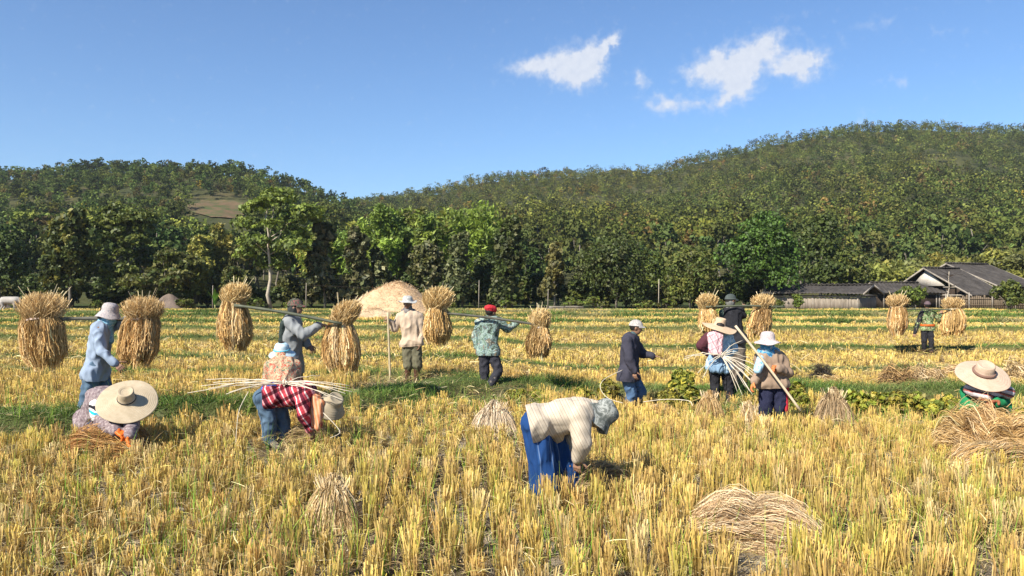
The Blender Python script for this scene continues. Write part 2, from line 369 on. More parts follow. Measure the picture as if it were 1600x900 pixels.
# ------------------------------------------------------------------ hills
def interp(px, pts): return np.interp(px, [p[0] for p in pts], [p[1] for p in pts])
LC = [(-1500, 338), (-500, 293), (0, 281), (100, 274), (180, 268), (260, 272), (350, 273), (420, 285), (480, 302), (520, 318), (560, 334), (640, 358), (720, 390), (850, 440), (1000, 468), (3000, 470)]
RC = [(-1500, 430), (300, 400), (480, 350), (560, 326), (620, 316), (680, 303), (760, 286), (860, 279), (960, 281), (1020, 275), (1080, 254), (1150, 239), (1200, 226), (1300, 213), (1400, 206), (1500, 206), (1600, 209), (1900, 225), (3000, 300)]
def hill_fn(crest, Y0, Yc, pw, seed, amp):
    def f(x, Y):
        px = 800+F*x/np.maximum(Y, 1); t = (Y-Y0)/(Yc-Y0); foot = 450+F*CAM_H/Y0
        tc_ = np.clip(t, 0, 1)
        row = foot+(interp(px, crest)-foot)*tc_**pw
        z = CAM_H+(450-row)/F*np.minimum(Y, Yc)
        z = z-np.maximum(0, t-1)*60+amp*fbm(x, Y, 0.03, seed, 3)*np.minimum(tc_*4, 1)*(1-0.6*ss(t, .8, 1))
        return np.where(t < 0, -0.3, z)
    return f
hillL = hill_fn(LC, 88, 300, 0.72, 71, 4.0)
hillR = hill_fn(RC, 110, 450, 0.80, 73, 9.0)
HC = [(-3000, 452), (700, 330), (850, 292), (930, 272), (962, 263), (1000, 266), (1060, 285), (1200, 340), (3000, 420)]
hillF = hill_fn(HC, 600, 1100, 0.9, 75, 6.0)
mh, t, b = material('hill_earth', 0.95, 0.05)
t.links.new(ramp(t, tnoise(t, 0.06, 6, 0.65), [(0.35, (0.045, 0.052, 0.022)), (0.55, (0.065, 0.066, 0.028)), (0.75, (0.12, 0.095, 0.05))]), b.inputs['Base Color'])
bump(t, b, tnoise(t, 0.5, 6), 0.8, 0.6)
def hill_mesh(f, Y0, Yc, npx=(-1400, 3000), nx=150, ny=70):
    Y = np.concatenate([np.linspace(Y0, Yc, ny), np.linspace(Yc*1.02, Yc*1.4, 6)]); px = np.linspace(*npx, nx)
    YY, PX = np.meshgrid(Y, px, indexing='ij'); XX = (PX-800)/F*YY; ZZ = f(XX, YY)
    ii, jj = np.meshgrid(np.arange(len(Y)-1), np.arange(nx-1), indexing='ij'); a = (ii*nx+jj).ravel()
    o = link('hills', npmesh('hills', np.stack([XX, YY, ZZ], 2).reshape(-1, 3), np.stack([a, a+1, a+nx+1, a+nx], 1), mh, None, True))
    return tag(o, kind='structure')
hill_mesh(hillL, 88, 300); hill_mesh(hillR, 110, 450); hill_mesh(hillF, 600, 1100)
def clearing(px, py): return ((px-338)/62)**2+((py-322)/24)**2 < 1
# ploughed clearing on the left hill: a sheet just above the slope
def on_hill(f, px, py, Ya, Yb):
    Y = np.linspace(Ya, Yb, 400); x = (px-800)/F*Y; z = f(x, Y); row = 450-(z-CAM_H)*F/Y
    j = int(np.argmin(np.abs(row-py))); return Vector((x[j], Y[j], z[j]))

# ------------------------------------------------------------------ foliage builders (numpy)
def unit(n):
    v = rng.normal(0, 1, (n, 3)); return v/np.linalg.norm(v, axis=1)[:, None]
def leaf_quads(Pt, Nn, size, aspect, col, droop=0.0):
    """one diamond-ish quad per leaf: Pt centre, Nn facing normal"""
    n = len(Pt); r = unit(n); r[:, 2] -= droop
    u = np.cross(Nn, r); u /= np.linalg.norm(u, axis=1)[:, None]+1e-6; v = np.cross(Nn, u)
    s = size*rng.uniform(0.6, 1.4, n)
    a = u*(s*0.5)[:, None]; b = v*(s*0.5*aspect)[:, None]; nn = Nn*(s*0.10)[:, None]
    V = np.stack([Pt-b, Pt+a*0.9+nn, Pt+b, Pt-a*0.9+nn], 1).reshape(-1, 3)
    Fq = np.arange(n*4).reshape(-1, 4)
    return V, Fq, np.repeat(col, 4, axis=0)
def crown(lobes, n, size, cols, aspect=1.6, droop=0.0, fill=0.25, jit=0.16):
    """lobes: (cx,cy,cz,rx,ry,rz). leaves clustered into small tufts over each lobe's shell"""
    lobes = np.array(lobes); vol = lobes[:, 3]*lobes[:, 5]; cnt = np.maximum(4, (n*vol/vol.sum())).astype(int)
    Ps, Ns, Cs = [], [], []
    for (cx, cy, cz, rx, ry, rz), k in zip(lobes, cnt):
        nt_ = max(3, k//9); d = unit(nt_); d[:, 2] = np.where(d[:, 2] < -0.5, -d[:, 2], d[:, 2])
        rad = np.where(rng.random(nt_) < fill, rng.uniform(0.3, 0.8, nt_), rng.uniform(0.78, 1.12, nt_))
        tuft = d*rad[:, None]; tc_ = pick(cols, nt_, jit)
        idx = rng.integers(0, nt_, k)
        p = tuft[idx]+rng.normal(0, 0.11, (k, 3))
        nn = d[idx]*0.7+unit(k)*0.8+np.array([0, 0, 0.25]); nn /= np.linalg.norm(nn, axis=1)[:, None]
        Ps.append(p*np.array([rx, ry, rz])+np.array([cx, cy, cz])); Ns.append(nn); Cs.append(tc_[idx]*(1+rng.normal(0, 0.13, (k, 1))))
    return leaf_quads(np.concatenate(Ps), np.concatenate(Ns), size, aspect, np.clip(np.concatenate(Cs), .005, .9), droop)
def tube_mesh(paths, sides=6):
    """paths: list of (points, radii). Returns V, quads"""
    Vs, Fs, o = [], [], 0
    for pts, rad in paths:
        pts = [Vector(p) for p in pts]; n = len(pts)
        ref = Vector((0.31, 0.9, 0.2)).normalized()
        for i, p in enumerate(pts):
            d = (pts[min(i+1, n-1)]-pts[max(i-1, 0)]).normalized()
            u = d.cross(ref)
            if u.length < 0.05: u = d.cross(Vector((1, 0, 0)))
            u.normalize(); v = d.cross(u)
            for k in range(sides):
                a = 2*math.pi*k/sides; Vs.append(p+(u*math.cos(a)+v*math.sin(a))*rad[i])
        for i in range(n-1):
            for k in range(sides):
                k2 = (k+1) % sides; Fs.append((o+i*sides+k, o+i*sides+k2, o+(i+1)*sides+k2, o+(i+1)*sides+k))
        # close ends
        for e in (0, n-1):
            c = len(Vs); Vs.append(pts[e]); b0 = o+e*sides
            for k in range(0, sides, 2):
                tri = (b0+k, b0+(k+1) % sides, b0+(k+2) % sides, c); Fs.append(tri if e else tri[::-1])
        o = len(Vs)
    return np.array([tuple(v) for v in Vs]), np.array(Fs)
def limb(p0, p1, r0, r1, n=5, wob=0.12):
    p0, p1 = Vector(p0), Vector(p1); ln = (p1-p0).length; pts, rad = [], []
    for i in range(n):
        t_ = i/(n-1); p = p0.lerp(p1, t_)
        if 0 < i < n-1: p = p+Vector((random.gauss(0, 1), random.gauss(0, 1), random.gauss(0, .3)))*ln*wob*0.3
        pts.append(p); rad.append(r0+(r1-r0)*t_)
    return pts, rad
def tree(name, label, px, top, w, Y, kind, base_row=None, trunk_h=0.25, cols=None, n=3500, size=0.32, group=None, bark=M_bark, cat='tree', seed=None):
    """a tree standing at depth Y whose crown reaches row `top` and is `w` px wide in the photograph's scale"""
    n = int(n*(1.9 if Y > 20 else 1.4)); size = size*.68 if size > .1 else size
    x = (px-800)*Y/F; z0 = float(np.maximum(ground(np.array([x]), np.array([Y]))[0], -0.3)); z0 = z0 if Y < 88 else float(max(hillL(np.array(x), np.array(float(Y))), 0))
    Hh = CAM_H+(450-top)*Y/F-z0; Wd = w*Y/F
    root = empty(name, (x, Y, z0), label, cat, group)
    random.seed(int(px*7+top)); lobes = []; paths = []
    th = Hh*trunk_h; rt = min(.16, max(0.05, Hh*0.014))
    if kind == 'round':
        for i in range(16):
            a = random.uniform(0, 6.28); rr = Wd*0.5*random.uniform(0.1, 0.72); hz = random.uniform(0.0, 1)
            rr *= math.sqrt(max(0.05, 1-(hz*1.5-0.55)**2))
            s = random.uniform(0.15, 0.25)
            lobes.append((rr*math.cos(a), rr*math.sin(a), th*0.8+(Hh-th)*(0.08+0.78*hz), Wd*s, Wd*s, Wd*s*random.uniform(.7, 1)))
        lobes.append((0, 0, th+(Hh-th)*0.42, Wd*.36, Wd*.36, (Hh-th)*.42))
    elif kind == 'teak':
        for i in range(15):
            hz = (i+random.random())/15; a = random.uniform(0, 6.28); rr = Wd*0.33*random.uniform(0.2, 1)*(1.05-0.65*hz)
            s = random.uniform(0.12, 0.2)*(1.1-0.45*hz)
            lobes.append((rr*math.cos(a), rr*math.sin(a), th+(Hh-th)*hz*0.93, Wd*s, Wd*s, Wd*s*1.5))
    elif kind == 'open':
        for i in range(20):
            hz = (i+random.random())/20; a = random.uniform(0, 6.28); rr = Wd*0.46*random.uniform(0.35, 1)*math.sin(min(3.0, 0.45+2.4*hz))
            s = random.uniform(0.09, 0.16)
            lobes.append((rr*math.cos(a), rr*math.sin(a), th+(Hh-th)*(0.02+hz*0.9), Wd*s*1.3, Wd*s*1.3, Wd*s*0.65))
    elif kind == 'bush':
        for i in range(9):
            a = random.uniform(0, 6.28); rr = Wd*0.36*random.random(); s = random.uniform(.16, .26)
            lobes.append((rr*math.cos(a), rr*math.sin(a), Hh*random.uniform(0.25, 0.78), Wd*s, Wd*s, min(Wd*s, Hh*.3)))
    if kind == 'bamboo':
        Ps, Ns, Cs = [], [], []
        nc_ = max(10, int(n/260)); cl = pick(cols, nc_, 0.18)
        for i in range(nc_):
            a = random.uniform(0, 6.28); out_ = Wd*0.5*random.uniform(0.1, 1.0); h = Hh*random.uniform(0.68, 1.0)*(1-0.25*(out_/(Wd*.5))**2)
            m_ = 7; pts = []
            for j in range(m_):
                t_ = j/(m_-1); sp = out_*(t_**2.0)
                zz = h*(t_**0.9)*(1-0.10*t_**4)
                pts.append(Vector((math.cos(a)*(sp+0.25), math.sin(a)*(sp+0.25), zz)))
            paths.append((pts, [0.05*(1-0.8*j/(m_-1)) for j in range(m_)]))
            k = n//nc_; tt = rng.uniform(0.22, 1.05, k)**0.8; tt = np.clip(tt, 0, 1.0); f_ = tt*(m_-1); i0 = np.minimum(f_.astype(int), m_-2)
            pa = np.array([tuple(p) for p in pts]); base = pa[i0]*(1-(f_-i0))[:, None]+pa[i0+1]*(f_-i0)[:, None]
            sd_ = Wd*0.085*(0.6+0.6*np.sin(tt*3.1))
            off = rng.normal(0, 1, (k, 3))*sd_[:, None]; off[:, 2] = -np.abs(off[:, 2])*1.1+0.1
            Ps.append(base+off); nn = unit(k)*0.9+np.array([math.cos(a)*.3, math.sin(a)*.3, .6]); Ns.append(nn/np.linalg.norm(nn, axis=1)[:, None])
            Cs.append(cl[i]*(1+rng.normal(0, 0.15, (k, 1))))
        V, Fq, C = leaf_quads(np.concatenate(Ps), np.concatenate(Ns), size, 2.6, np.clip(np.concatenate(Cs), .005, .9), 0.6)
    else:
        V, Fq, C = crown(lobes, n, size, cols, {'teak': 1.5, 'open': 1.7}.get(kind, 1.5), 0.5 if kind == 'teak' else 0.1)
        top_pt = Vector((random.gauss(0, .04)*Wd, random.gauss(0, .04)*Wd, Hh*0.86))
        if kind != 'bush':
            pts, rad = limb((0, 0, -0.1), top_pt, rt*1.25, rt*0.25, 8, 0.035); paths.append((pts, rad))
            for l in lobes[::2]:
                zz = min(l[2]*0.75, l[2]-0.3); q = Vector((top_pt.x*zz/Hh, top_pt.y*zz/Hh, max(0.5, zz)))
                paths.append(limb(q, l[:3], rt*0.38, rt*0.1, 4, 0.2))
        else:
            for l in lobes: paths.append(limb((random.gauss(0, .06), random.gauss(0, .06), -0.05), l[:3], 0.04, 0.015, 4, .15))
    link('crown', npmesh('crown', V, Fq, M_leaf, C*(1.35 if kind == 'bamboo' else 1.0)*np.array([1.15, 1.06, 1.0])), root)
    TV, TF = tube_mesh(paths, 6); link('culms' if kind == 'bamboo' else ('stems' if kind == 'bush' else 'trunk'), npmesh('trunk', TV, TF, bark, None, True), root)
    return root
DK = [(0.042, 0.066, 0.016), (0.060, 0.092, 0.020), (0.082, 0.115, 0.026)]
MID = [(0.060, 0.090, 0.020), (0.095, 0.13, 0.026), (0.125, 0.155, 0.030)]
OLV = [(0.10, 0.115, 0.028), (0.13, 0.14, 0.035), (0.08, 0.09, 0.03)]
BRT = [(0.11, 0.165, 0.025), (0.14, 0.19, 0.03), (0.08, 0.125, 0.025)]
YEL = [(0.17, 0.18, 0.035), (0.22, 0.21, 0.045), (0.13, 0.15, 0.035)]
TEAK = [(0.07, 0.09, 0.03), (0.12, 0.135, 0.055), (0.04, 0.055, 0.018), (0.20, 0.20, 0.10)]
M_pale = noisy('pale_bark', (0.30, 0.25, 0.19), (0.48, 0.42, 0.33), 4, 0.9, 0.4, 18, 0.03)
M_culm = noisy('bamboo_culm', (0.20, 0.22, 0.08), (0.34, 0.32, 0.13), 3, 0.6, 0)
T = tree
T('broadleaf_tree', 'very dark green tree cut off by the left edge of the view', 0, 352, 84, 70, 'round', cols=DK, n=3200)
T('broadleaf_tree', 'dark leafy tree with yellow tinged top and a bare grey sapling before it', 108, 334, 118, 69, 'teak', cols=DK+[(0.16, 0.17, 0.03)], n=5200, size=.38)
T('broadleaf_tree', 'layered fresh green tree taller than its neighbours, left of the golden bushes', 200, 318, 120, 72, 'open', cols=MID, n=5600, trunk_h=.12)
T('broadleaf_tree', 'low golden green spreading tree behind the right sheaf of the first carrier', 258, 386, 112, 69, 'open', cols=OLV+MID, n=4200, trunk_h=.1)
T('bamboo_clump', 'small yellow green bamboo plume leaning at the clearing, left one of two', 318, 342, 44, 90, 'bamboo', cols=YEL, n=2600, size=.34, bark=M_culm, cat='bamboo')
T('bamboo_clump', 'small yellow green bamboo plume under the brown hill clearing, right one of two', 345, 332, 40, 92, 'bamboo', cols=YEL, n=2600, size=.34, bark=M_culm, cat='bamboo')
T('shrub', 'broad olive yellow shrub left of the pale trunked tree', 305, 398, 96, 71, 'bush', cols=YEL, n=3800, cat='shrub')
T('shrub', 'dark tangled shrub above the second carrier left sheaf', 368, 424, 74, 70, 'bush', cols=OLV+DK, n=2800, cat='shrub')
T('pale_trunk_tree', 'tall open light green tree with a straight pale trunk', 424, 292, 146, 68, 'open', cols=[(0.13, 0.19, 0.03), (0.17, 0.23, 0.04), (0.09, 0.13, 0.03)], n=4300, trunk_h=.33, bark=M_pale)
T('teak_tree', 'teak tree with big drooping silver backed leaves, left of three near the chaff heap', 508, 346, 78, 70, 'teak', cols=TEAK, n=3000, size=.52, trunk_h=.15)
T('teak_tree', 'teak tree with big drooping pale leaves, middle of three near the chaff heap', 556, 356, 74, 70, 'teak', cols=TEAK, n=2800, size=.52, trunk_h=.12)
T('teak_tree', 'short teak tree whose pale leaves hang behind the left slope of the chaff heap', 596, 394, 66, 71, 'teak', cols=TEAK, n=2300, size=.5, trunk_h=.12)
T('bamboo_clump', 'yellowish bamboo clump rising behind the left teak trees', 500, 338, 80, 88, 'bamboo', cols=YEL+BRT, n=4200, size=.34, bark=M_culm, cat='bamboo')
T('bamboo_clump', 'bright bamboo clump left of the other bright clumps, over the teaks', 556, 322, 66, 88, 'bamboo', cols=BRT+YEL[:1], n=3600, size=.32, bark=M_culm, cat='bamboo')
T('bamboo_clump', 'bright bamboo plume filling between the two clumps under the saddle', 668, 312, 54, 81, 'bamboo', cols=BRT, n=3200, size=.32, bark=M_culm, cat='bamboo')
T('bamboo_clump', 'yellow green bamboo clump at the right end of the bamboo stand', 788, 322, 54, 84, 'bamboo', cols=BRT+YEL, n=3200, size=.32, bark=M_culm, cat='bamboo')
T('bamboo_clump', 'bright green bamboo clump left of the saddle between the hills', 598, 298, 66, 84, 'bamboo', cols=BRT+[(0.17, 0.26, .04)], n=4200, size=.32, bark=M_culm, cat='bamboo')
T('bamboo_clump', 'bright green bamboo clump right under the saddle between the hills', 642, 290, 70, 86, 'bamboo', cols=BRT+OLV, n=4600, size=.32, bark=M_culm, cat='bamboo')
T('bamboo_clump', 'olive green bamboo clump between the two brightest clumps', 692, 300, 80, 88, 'bamboo', cols=YEL+BRT, n=4600, size=.32, bark=M_culm, cat='bamboo')
T('bamboo_clump', 'brightest green and widest bamboo clump, above the red capped carrier', 744, 288, 112, 82, 'bamboo', cols=[(0.13, 0.19, .025), (0.11, 0.16, .025)], n=6200, size=.32, bark=M_culm, cat='bamboo')
T('broadleaf_tree', 'grey olive tree behind the carried sheaf beside the standing man', 668, 372, 66, 72, 'round', cols=OLV+TEAK, n=2600, size=.34)
T('teak_tree', 'tall dark teak tree left of the bare utility post', 722, 362, 78, 70, 'teak', cols=TEAK[:3], n=3300, size=.46, trunk_h=.14)
T('teak_tree', 'tall dark green teak tree right of the bare utility post', 800, 340, 86, 70, 'teak', cols=TEAK[:3]+DK, n=3800, size=.42, trunk_h=.14)
T('broadleaf_tree', 'dark green tree filling between the two tall teaks', 762, 392, 66, 74, 'round', cols=DK, n=2600)
T('young_teak_tree', 'thin young teak with sparse yellowish leaves and reddish top', 866, 376, 54, 69, 'teak', cols=[(0.20, 0.20, .06), (0.15, .15, .05), (.10, .11, .04)], n=1500, size=.46, trunk_h=.2)
T('broadleaf_tree', 'round dense dark green tree right of the young teak', 963, 360, 134, 69, 'round', cols=DK+[(.07, .085, .03)], n=7200, size=.27, trunk_h=.12)
T('broadleaf_tree', 'grey green small leaved tree left of the lush glossy tree', 1078, 378, 106, 70, 'round', cols=OLV+MID, n=5200, size=.27, trunk_h=.14)
T('broadleaf_tree', 'lush glossy green tree left of the thatched shed', 1196, 336, 138, 70, 'round', cols=[(0.06, 0.115, .02), (.08, .15, .024), (.04, .075, .015)], n=8200, size=.29, trunk_h=.16)
T('broadleaf_tree', 'dark green tree behind and right of the lush glossy tree', 1284, 330, 96, 79, 'round', cols=DK+MID[:1], n=4200, size=.33)
T('broadleaf_tree', 'fresh green tree just behind the low shed roof', 1326, 388, 84, 78, 'round', cols=MID+OLV[:1], n=3600, size=.32)
T('broadleaf_tree', 'leaning mid green tree between the round dark tree and the grey green one', 1022, 396, 60, 76, 'round', cols=MID, n=2400)
for i, (px, tp, w, Y, lb) in enumerate([(1405, 396, 130, 84, 'wide yellow green bamboo thicket behind the middle roof'), (1478, 386, 110, 88, 'feathery yellow green bamboo thicket over the house gable'),
        (1560, 376, 120, 92, 'tall yellow green bamboo thicket behind the main roof'), (1640, 360, 110, 90, 'yellow green bamboo thicket cut by the right edge')]):
    T('bamboo_thicket', lb, px, tp, w, Y, 'bamboo', cols=YEL+OLV, n=5200, size=.36, bark=M_culm, cat='bamboo')
T('small_tree', 'small rounded green tree before the dark house wall', 1577, 440, 52, 62, 'bush', cols=MID, n=2400, size=.2, cat='tree')
T('shrub', 'bushy green shrub between the left sheaf of the camouflage carrier and his head', 1425, 447, 52, 63.5, 'bush', cols=MID+BRT[:1], n=2000, size=.2, cat='shrub')
T('shrub', 'small light green shrub against the bamboo wall of the shed', 1246, 460, 22, 62.5, 'bush', cols=BRT, n=600, size=.18, cat='shrub')
T('shrub', 'tiny bright shrub left of the shed near its corner', 1214, 464, 20, 63, 'bush', cols=MID, n=450, size=.18, cat='shrub')
# understory between the trees: individual bushes along the field's far edge
lab = 'dark undergrowth bush at the foot of the tree line'
for i in range(46):
    px = -20+i*27+random.uniform(-8, 8)
    if px > 1205: break
    tp = random.uniform(418, 452); w = random.uniform(40, 74)
    T('undergrowth_bush', lab, px, tp, w, random.uniform(72, 77), 'bush', cols=random.choice([DK, DK, MID, OLV]), n=1300, size=.32, group='bushes at the foot of the tree line', cat='bush')
lab = 'low light green weed bush on the far edge of the paddies'
for px, tp, w in [(70, 468, 30), (150, 470, 24), (290, 468, 40), (400, 466, 34), (455, 470, 30), (900, 468, 44), (935, 464, 38), (1010, 470, 40), (1045, 466, 26), (1120, 468, 36), (700, 472, 34), (790, 470, 30)]:
    T('weed_bush', lab, px, tp, w, 66.5, 'bush', cols=BRT+OLV, n=500, size=.2, group='weeds along the far field edge', cat='bush')

# ------------------------------------------------------------------ forest on the hills
def proto(i):
    random.seed(100+i); lobes = []; n = [640, 640, 520, 800, 420, 620][i]
    Hh = [8, 10, 7, 9, 8, 6.5][i]; Wd = [6, 5.5, 6.5, 7, 4.5, 5.5][i]
    cols = [[(.045, .062, .020), (.06, .078, .026)], [(.055, .07, .022), (.075, .088, .03)], [(.09, .088, .03), (.07, .072, .028)], [(.032, .05, .016), (.045, .065, .02)], [(.11, .085, .038), (.085, .07, .034)], [(.08, .095, .028), (.10, .11, .032)]][i]
    for k in range(9):
        a = random.uniform(0, 6.28); hz = random.random(); rr = Wd*.36*random.uniform(.1, 1); s = random.uniform(.16, .26)
        lobes.append((rr*math.cos(a), rr*math.sin(a), Hh*(.36+.5*hz), Wd*s, Wd*s, Wd*s*.75))
    return crown(lobes, n, .46, [(1.32*c_[0], 1.38*c_[1], 1.2*c_[2]) for c_ in cols], 1.3, 0, .3), Hh, lobes
PROT = [proto(i) for i in range(6)]
pm = []
for i, ((v, f, c), Hh, lobes) in enumerate(PROT):
    random.seed(i); tv, tf = tube_mesh([limb((0, 0, -1), (0, 0, Hh*.8), .17, .06, 5, .1)]+[limb((0, 0, Hh*.35), l[:3], .08, .03, 3) for l in lobes[:5]], 5)
    pm.append((npmesh('hill_crown', v, f, M_leaf_hill, c), npmesh('hill_trunk', tv, tf, M_bark, None, True)))
def hill_tree(x, Y, z, k, s, label, group, name='hill_tree'):
    r = empty(name, (x, Y, z-.3), label, 'tree', group, rng.uniform(0, 6.28)); r.scale = (s, s, s*rng.uniform(.9, 1.2))
    for nm, me in zip(('crown', 'trunk'), pm[k]): link(nm, me, r)
    return r
def merged_trees(x, Y, z, sc, kk, sub=1.0, tint=None):
    out_ = []
    for k in range(6):
        sel = np.where(kk == k)[0]
        (v, f, c), _, _ = PROT[k]
        m_ = len(f)
        for batch in np.array_split(sel, max(1, len(sel)//60)):
            if not len(batch): continue
            keep = rng.permutation(m_)[:int(m_*sub)]; vv = v.reshape(-1, 4, 3)[keep].reshape(-1, 3); cc = c.reshape(-1, 4, 3)[keep].reshape(-1, 3)
            q = len(vv); nb = len(batch); a = rng.uniform(0, 6.28, nb); s = sc[batch]
            ca, sa = np.cos(a), np.sin(a)
            X_ = (vv[None, :, 0]*ca[:, None]-vv[None, :, 1]*sa[:, None])*s[:, None]+x[batch][:, None]
            Y_ = (vv[None, :, 0]*sa[:, None]+vv[None, :, 1]*ca[:, None])*s[:, None]+Y[batch][:, None]
            Z_ = vv[None, :, 2]*s[:, None]*1.05+(z[batch]-.4)[:, None]
            C_ = np.clip(cc[None]*tint[batch][:, None, :], .004, .8)
            out_.append((np.stack([X_, Y_, Z_], 2).reshape(-1, 3), np.arange(nb*q).reshape(-1, 4), C_.reshape(-1, 3)))
    return merge(out_)
def hill_pts(f, Ya, Yb, px0, px1, sp, cre):
    """jittered grid of positions on a slope inside the view"""
    xs0, xs1 = (px0-800)/F*Yb, (px1-800)/F*Yb
    if px0 > 800: xs0 = (px0-800)/F*Ya
    gx, gy = np.meshgrid(np.arange(xs0, xs1, sp), np.arange(Ya, Yb, sp), indexing='ij'); gx = gx.ravel()+rng.normal(0, sp*.3, gx.size); gy = gy.ravel()+rng.normal(0, sp*.3, gy.size)
    px = 800+F*gx/gy; k = (px > px0) & (px < px1); gx, gy = gx[k], gy[k]; z = f(gx, gy)
    return gx, gy, z, 800+F*gx/gy, 450-(z-CAM_H)*F/gy
def tints(x, Y, seed, autumn=0.05):
    n = len(x); t_ = np.ones((n, 3))*(1+.38*rng.normal(0, 1, n)[:, None].clip(-1.6, 1.6))
    warm = ss(fbm(x, Y, .02, seed, 3), -.15, .35)[:, None]; t_ = t_*(1-warm)+t_*np.array([1.22, 1.10, .95])*warm
    a = rng.random(n) < autumn*(0.5+2*warm[:, 0]); t_[a] = np.array([1.8, 1.35, .9])*rng.uniform(.7, 1.2, (a.sum(), 1))
    d = rng.random(n) < .12; t_[d] *= .55
    return t_
# left hill
x, Y, z, px, py = hill_pts(hillL, 92, 308, -170, 820, 4.3, LC)
x2, Y2, z2, px2, py2 = hill_pts(hillL, 255, 318, -170, 820, 4.6, LC); x, Y, z, px, py = [np.concatenate(q) for q in ((x, x2), (Y, Y2), (z, z2), (px, px2), (py, py2))]
hpx = 9*F/Y; vis = ~((px > 292) & (px < 390) & (py > 314) & (py-hpx < 331)) & (py > 200); x, Y, z, px, py = [q[vis] for q in (x, Y, z, px, py)]
sc = rng.uniform(.50, 1.05, len(x))*(1-.25*ss(Y, 140, 260)); kk = rng.choice(6, len(x), p=[.26, .2, .14, .18, .08, .14])
near = np.argsort(Y)[:130]; crest = np.where(Y > 290)[0]; crest = crest[rng.permutation(len(crest))[:55]]
ind = np.zeros(len(x), bool); ind[near] = True; ind[crest] = True
for i in np.where(ind)[0]:
    top_ = Y[i] > 290
    hill_tree(x[i], Y[i], z[i], int(kk[i]), float(sc[i]*(1.0 if top_ else 1.05)), 'tree on the skyline of the left hill' if top_ else 'forest tree on the lower slope of the left hill', 'skyline trees of the left hill' if top_ else 'trees low on the left hill')
r_ = ~ind; V, Fq, C = merged_trees(x[r_], Y[r_], z[r_], sc[r_], kk[r_], .7, tints(x[r_], Y[r_], 81, .03)*np.array([1.25, 1.28, 1.06]))
tag(link('hill_forest', npmesh('hill_forest', V, Fq, M_leaf_hill, C)), 'mixed green and brownish forest covering the left hill', 'forest', kind='stuff')
# right hill
x, Y, z, px, py = hill_pts(hillR, 116, 462, 540, 1760, 4.1, RC)
x2, Y2, z2, px2, py2 = hill_pts(hillR, 400, 470, 540, 1760, 4.8, RC); x, Y, z, px, py = [np.concatenate(q) for q in ((x, x2), (Y, Y2), (z, z2), (px, px2), (py, py2))]
sc = rng.uniform(.5, 1.05, len(x))*(1-.3*ss(Y, 250, 420)); kk = rng.choice(6, len(x), p=[.28, .24, .14, .18, .06, .10])
near = np.argsort(Y)[:95]; ind = np.zeros(len(x), bool); ind[near] = True
for i in near: hill_tree(x[i], Y[i], z[i], int(kk[i]), float(sc[i]*1.2), 'forest tree at the foot of the right hill', 'trees at the foot of the right hill')
r_ = ~ind; V, Fq, C = merged_trees(x[r_], Y[r_], z[r_], sc[r_]*1.25, kk[r_], .22, tints(x[r_], Y[r_], 85, .025)*np.array([1.30, 1.34, 1.08]))
tag(link('hill_forest', npmesh('hill_forest', V, Fq, M_leaf_hill, C)), 'dry brownish green forest covering the long right hill', 'forest', kind='stuff')
x, Y, z, px, py = hill_pts(hillF, 950, 1105, 820, 1120, 13, HC)
V, Fq, C = merged_trees(x, Y, z, rng.uniform(1, 2, len(x)), rng.choice(6, len(x)), .2, tints(x, Y, 85, 0))
tag(link('hill_forest', npmesh('hill_forest', V, Fq, M_leaf_hill, C)), 'bluish forest on the farthest hill peeping over the ridge', 'forest', kind='stuff')
# clearing: short dry grass on the slope
pts = [on_hill(hillL, px_, py_, 95, 300) for px_, py_ in [(288, 322), (300, 333), (330, 341), (366, 343), (388, 334), (386, 320), (350, 314), (315, 314)]]
cx = sum(p.x for p in pts)/8; cy = sum(p.y for p in pts)/8
uu_ = np.linspace(0, 1, 8); ring = []
for t_ in uu_:
    for i in range(48):
        a = i/48*8; p = pts[int(a) % 8].lerp(pts[(int(a)+1) % 8], a-int(a)); X_ = cx+(p.x-cx)*t_; Y_ = cy+(p.y-cy)*t_
        ring.append((X_, Y_, float(hillL(np.array(X_), np.array(Y_)))+.35))
Fc = [(r0*48+i, r0*48+(i+1) % 48, (r0+1)*48+(i+1) % 48, (r0+1)*48+i) for r0 in range(7) for i in range(48)]
mc, t, b = material('clearing_earth', .95, .05); t.links.new(ramp(t, tnoise(t, .25, 6, .7), [(.35, (.06, .085, .03)), (.52, (.12, .09, .05)), (.7, (.18, .11, .07))]), b.inputs['Base Color'])
tag(link('clearing', npmesh('clearing', np.array(ring), np.array(Fc), mc, None, True)), kind='structure')
# ------------------------------------------------------------------ farm buildings
def boxes(bs):
    """axis boxes (x0,y0,z0,x1,y1,z1) as one closed mesh"""
    V, Fc = [], []
    for x0, y0, z0, x1, y1, z1 in bs:
        o = len(V); V += [(x0, y0, z0), (x1, y0, z0), (x1, y1, z0), (x0, y1, z0), (x0, y0, z1), (x1, y0, z1), (x1, y1, z1), (x0, y1, z1)]
        Fc += [(o, o+3, o+2, o+1), (o+4, o+5, o+6, o+7), (o, o+1, o+5, o+4), (o+1, o+2, o+6, o+5), (o+2, o+3, o+7, o+6), (o+3, o, o+4, o+7)]
    return np.array(V, float), np.array(Fc)
def slab(quad, th):
    """thick sheet from 4 corners (thickness downwards)"""
    q = [Vector(p) for p in quad]; d = Vector((0, 0, -th)); V = [tuple(p) for p in q]+[tuple(p+d) for p in q]
    return np.array(V), np.array([(0, 1, 2, 3), (7, 6, 5, 4), (0, 4, 5, 1), (1, 5, 6, 2), (2, 6, 7, 3), (3, 7, 4, 0)])
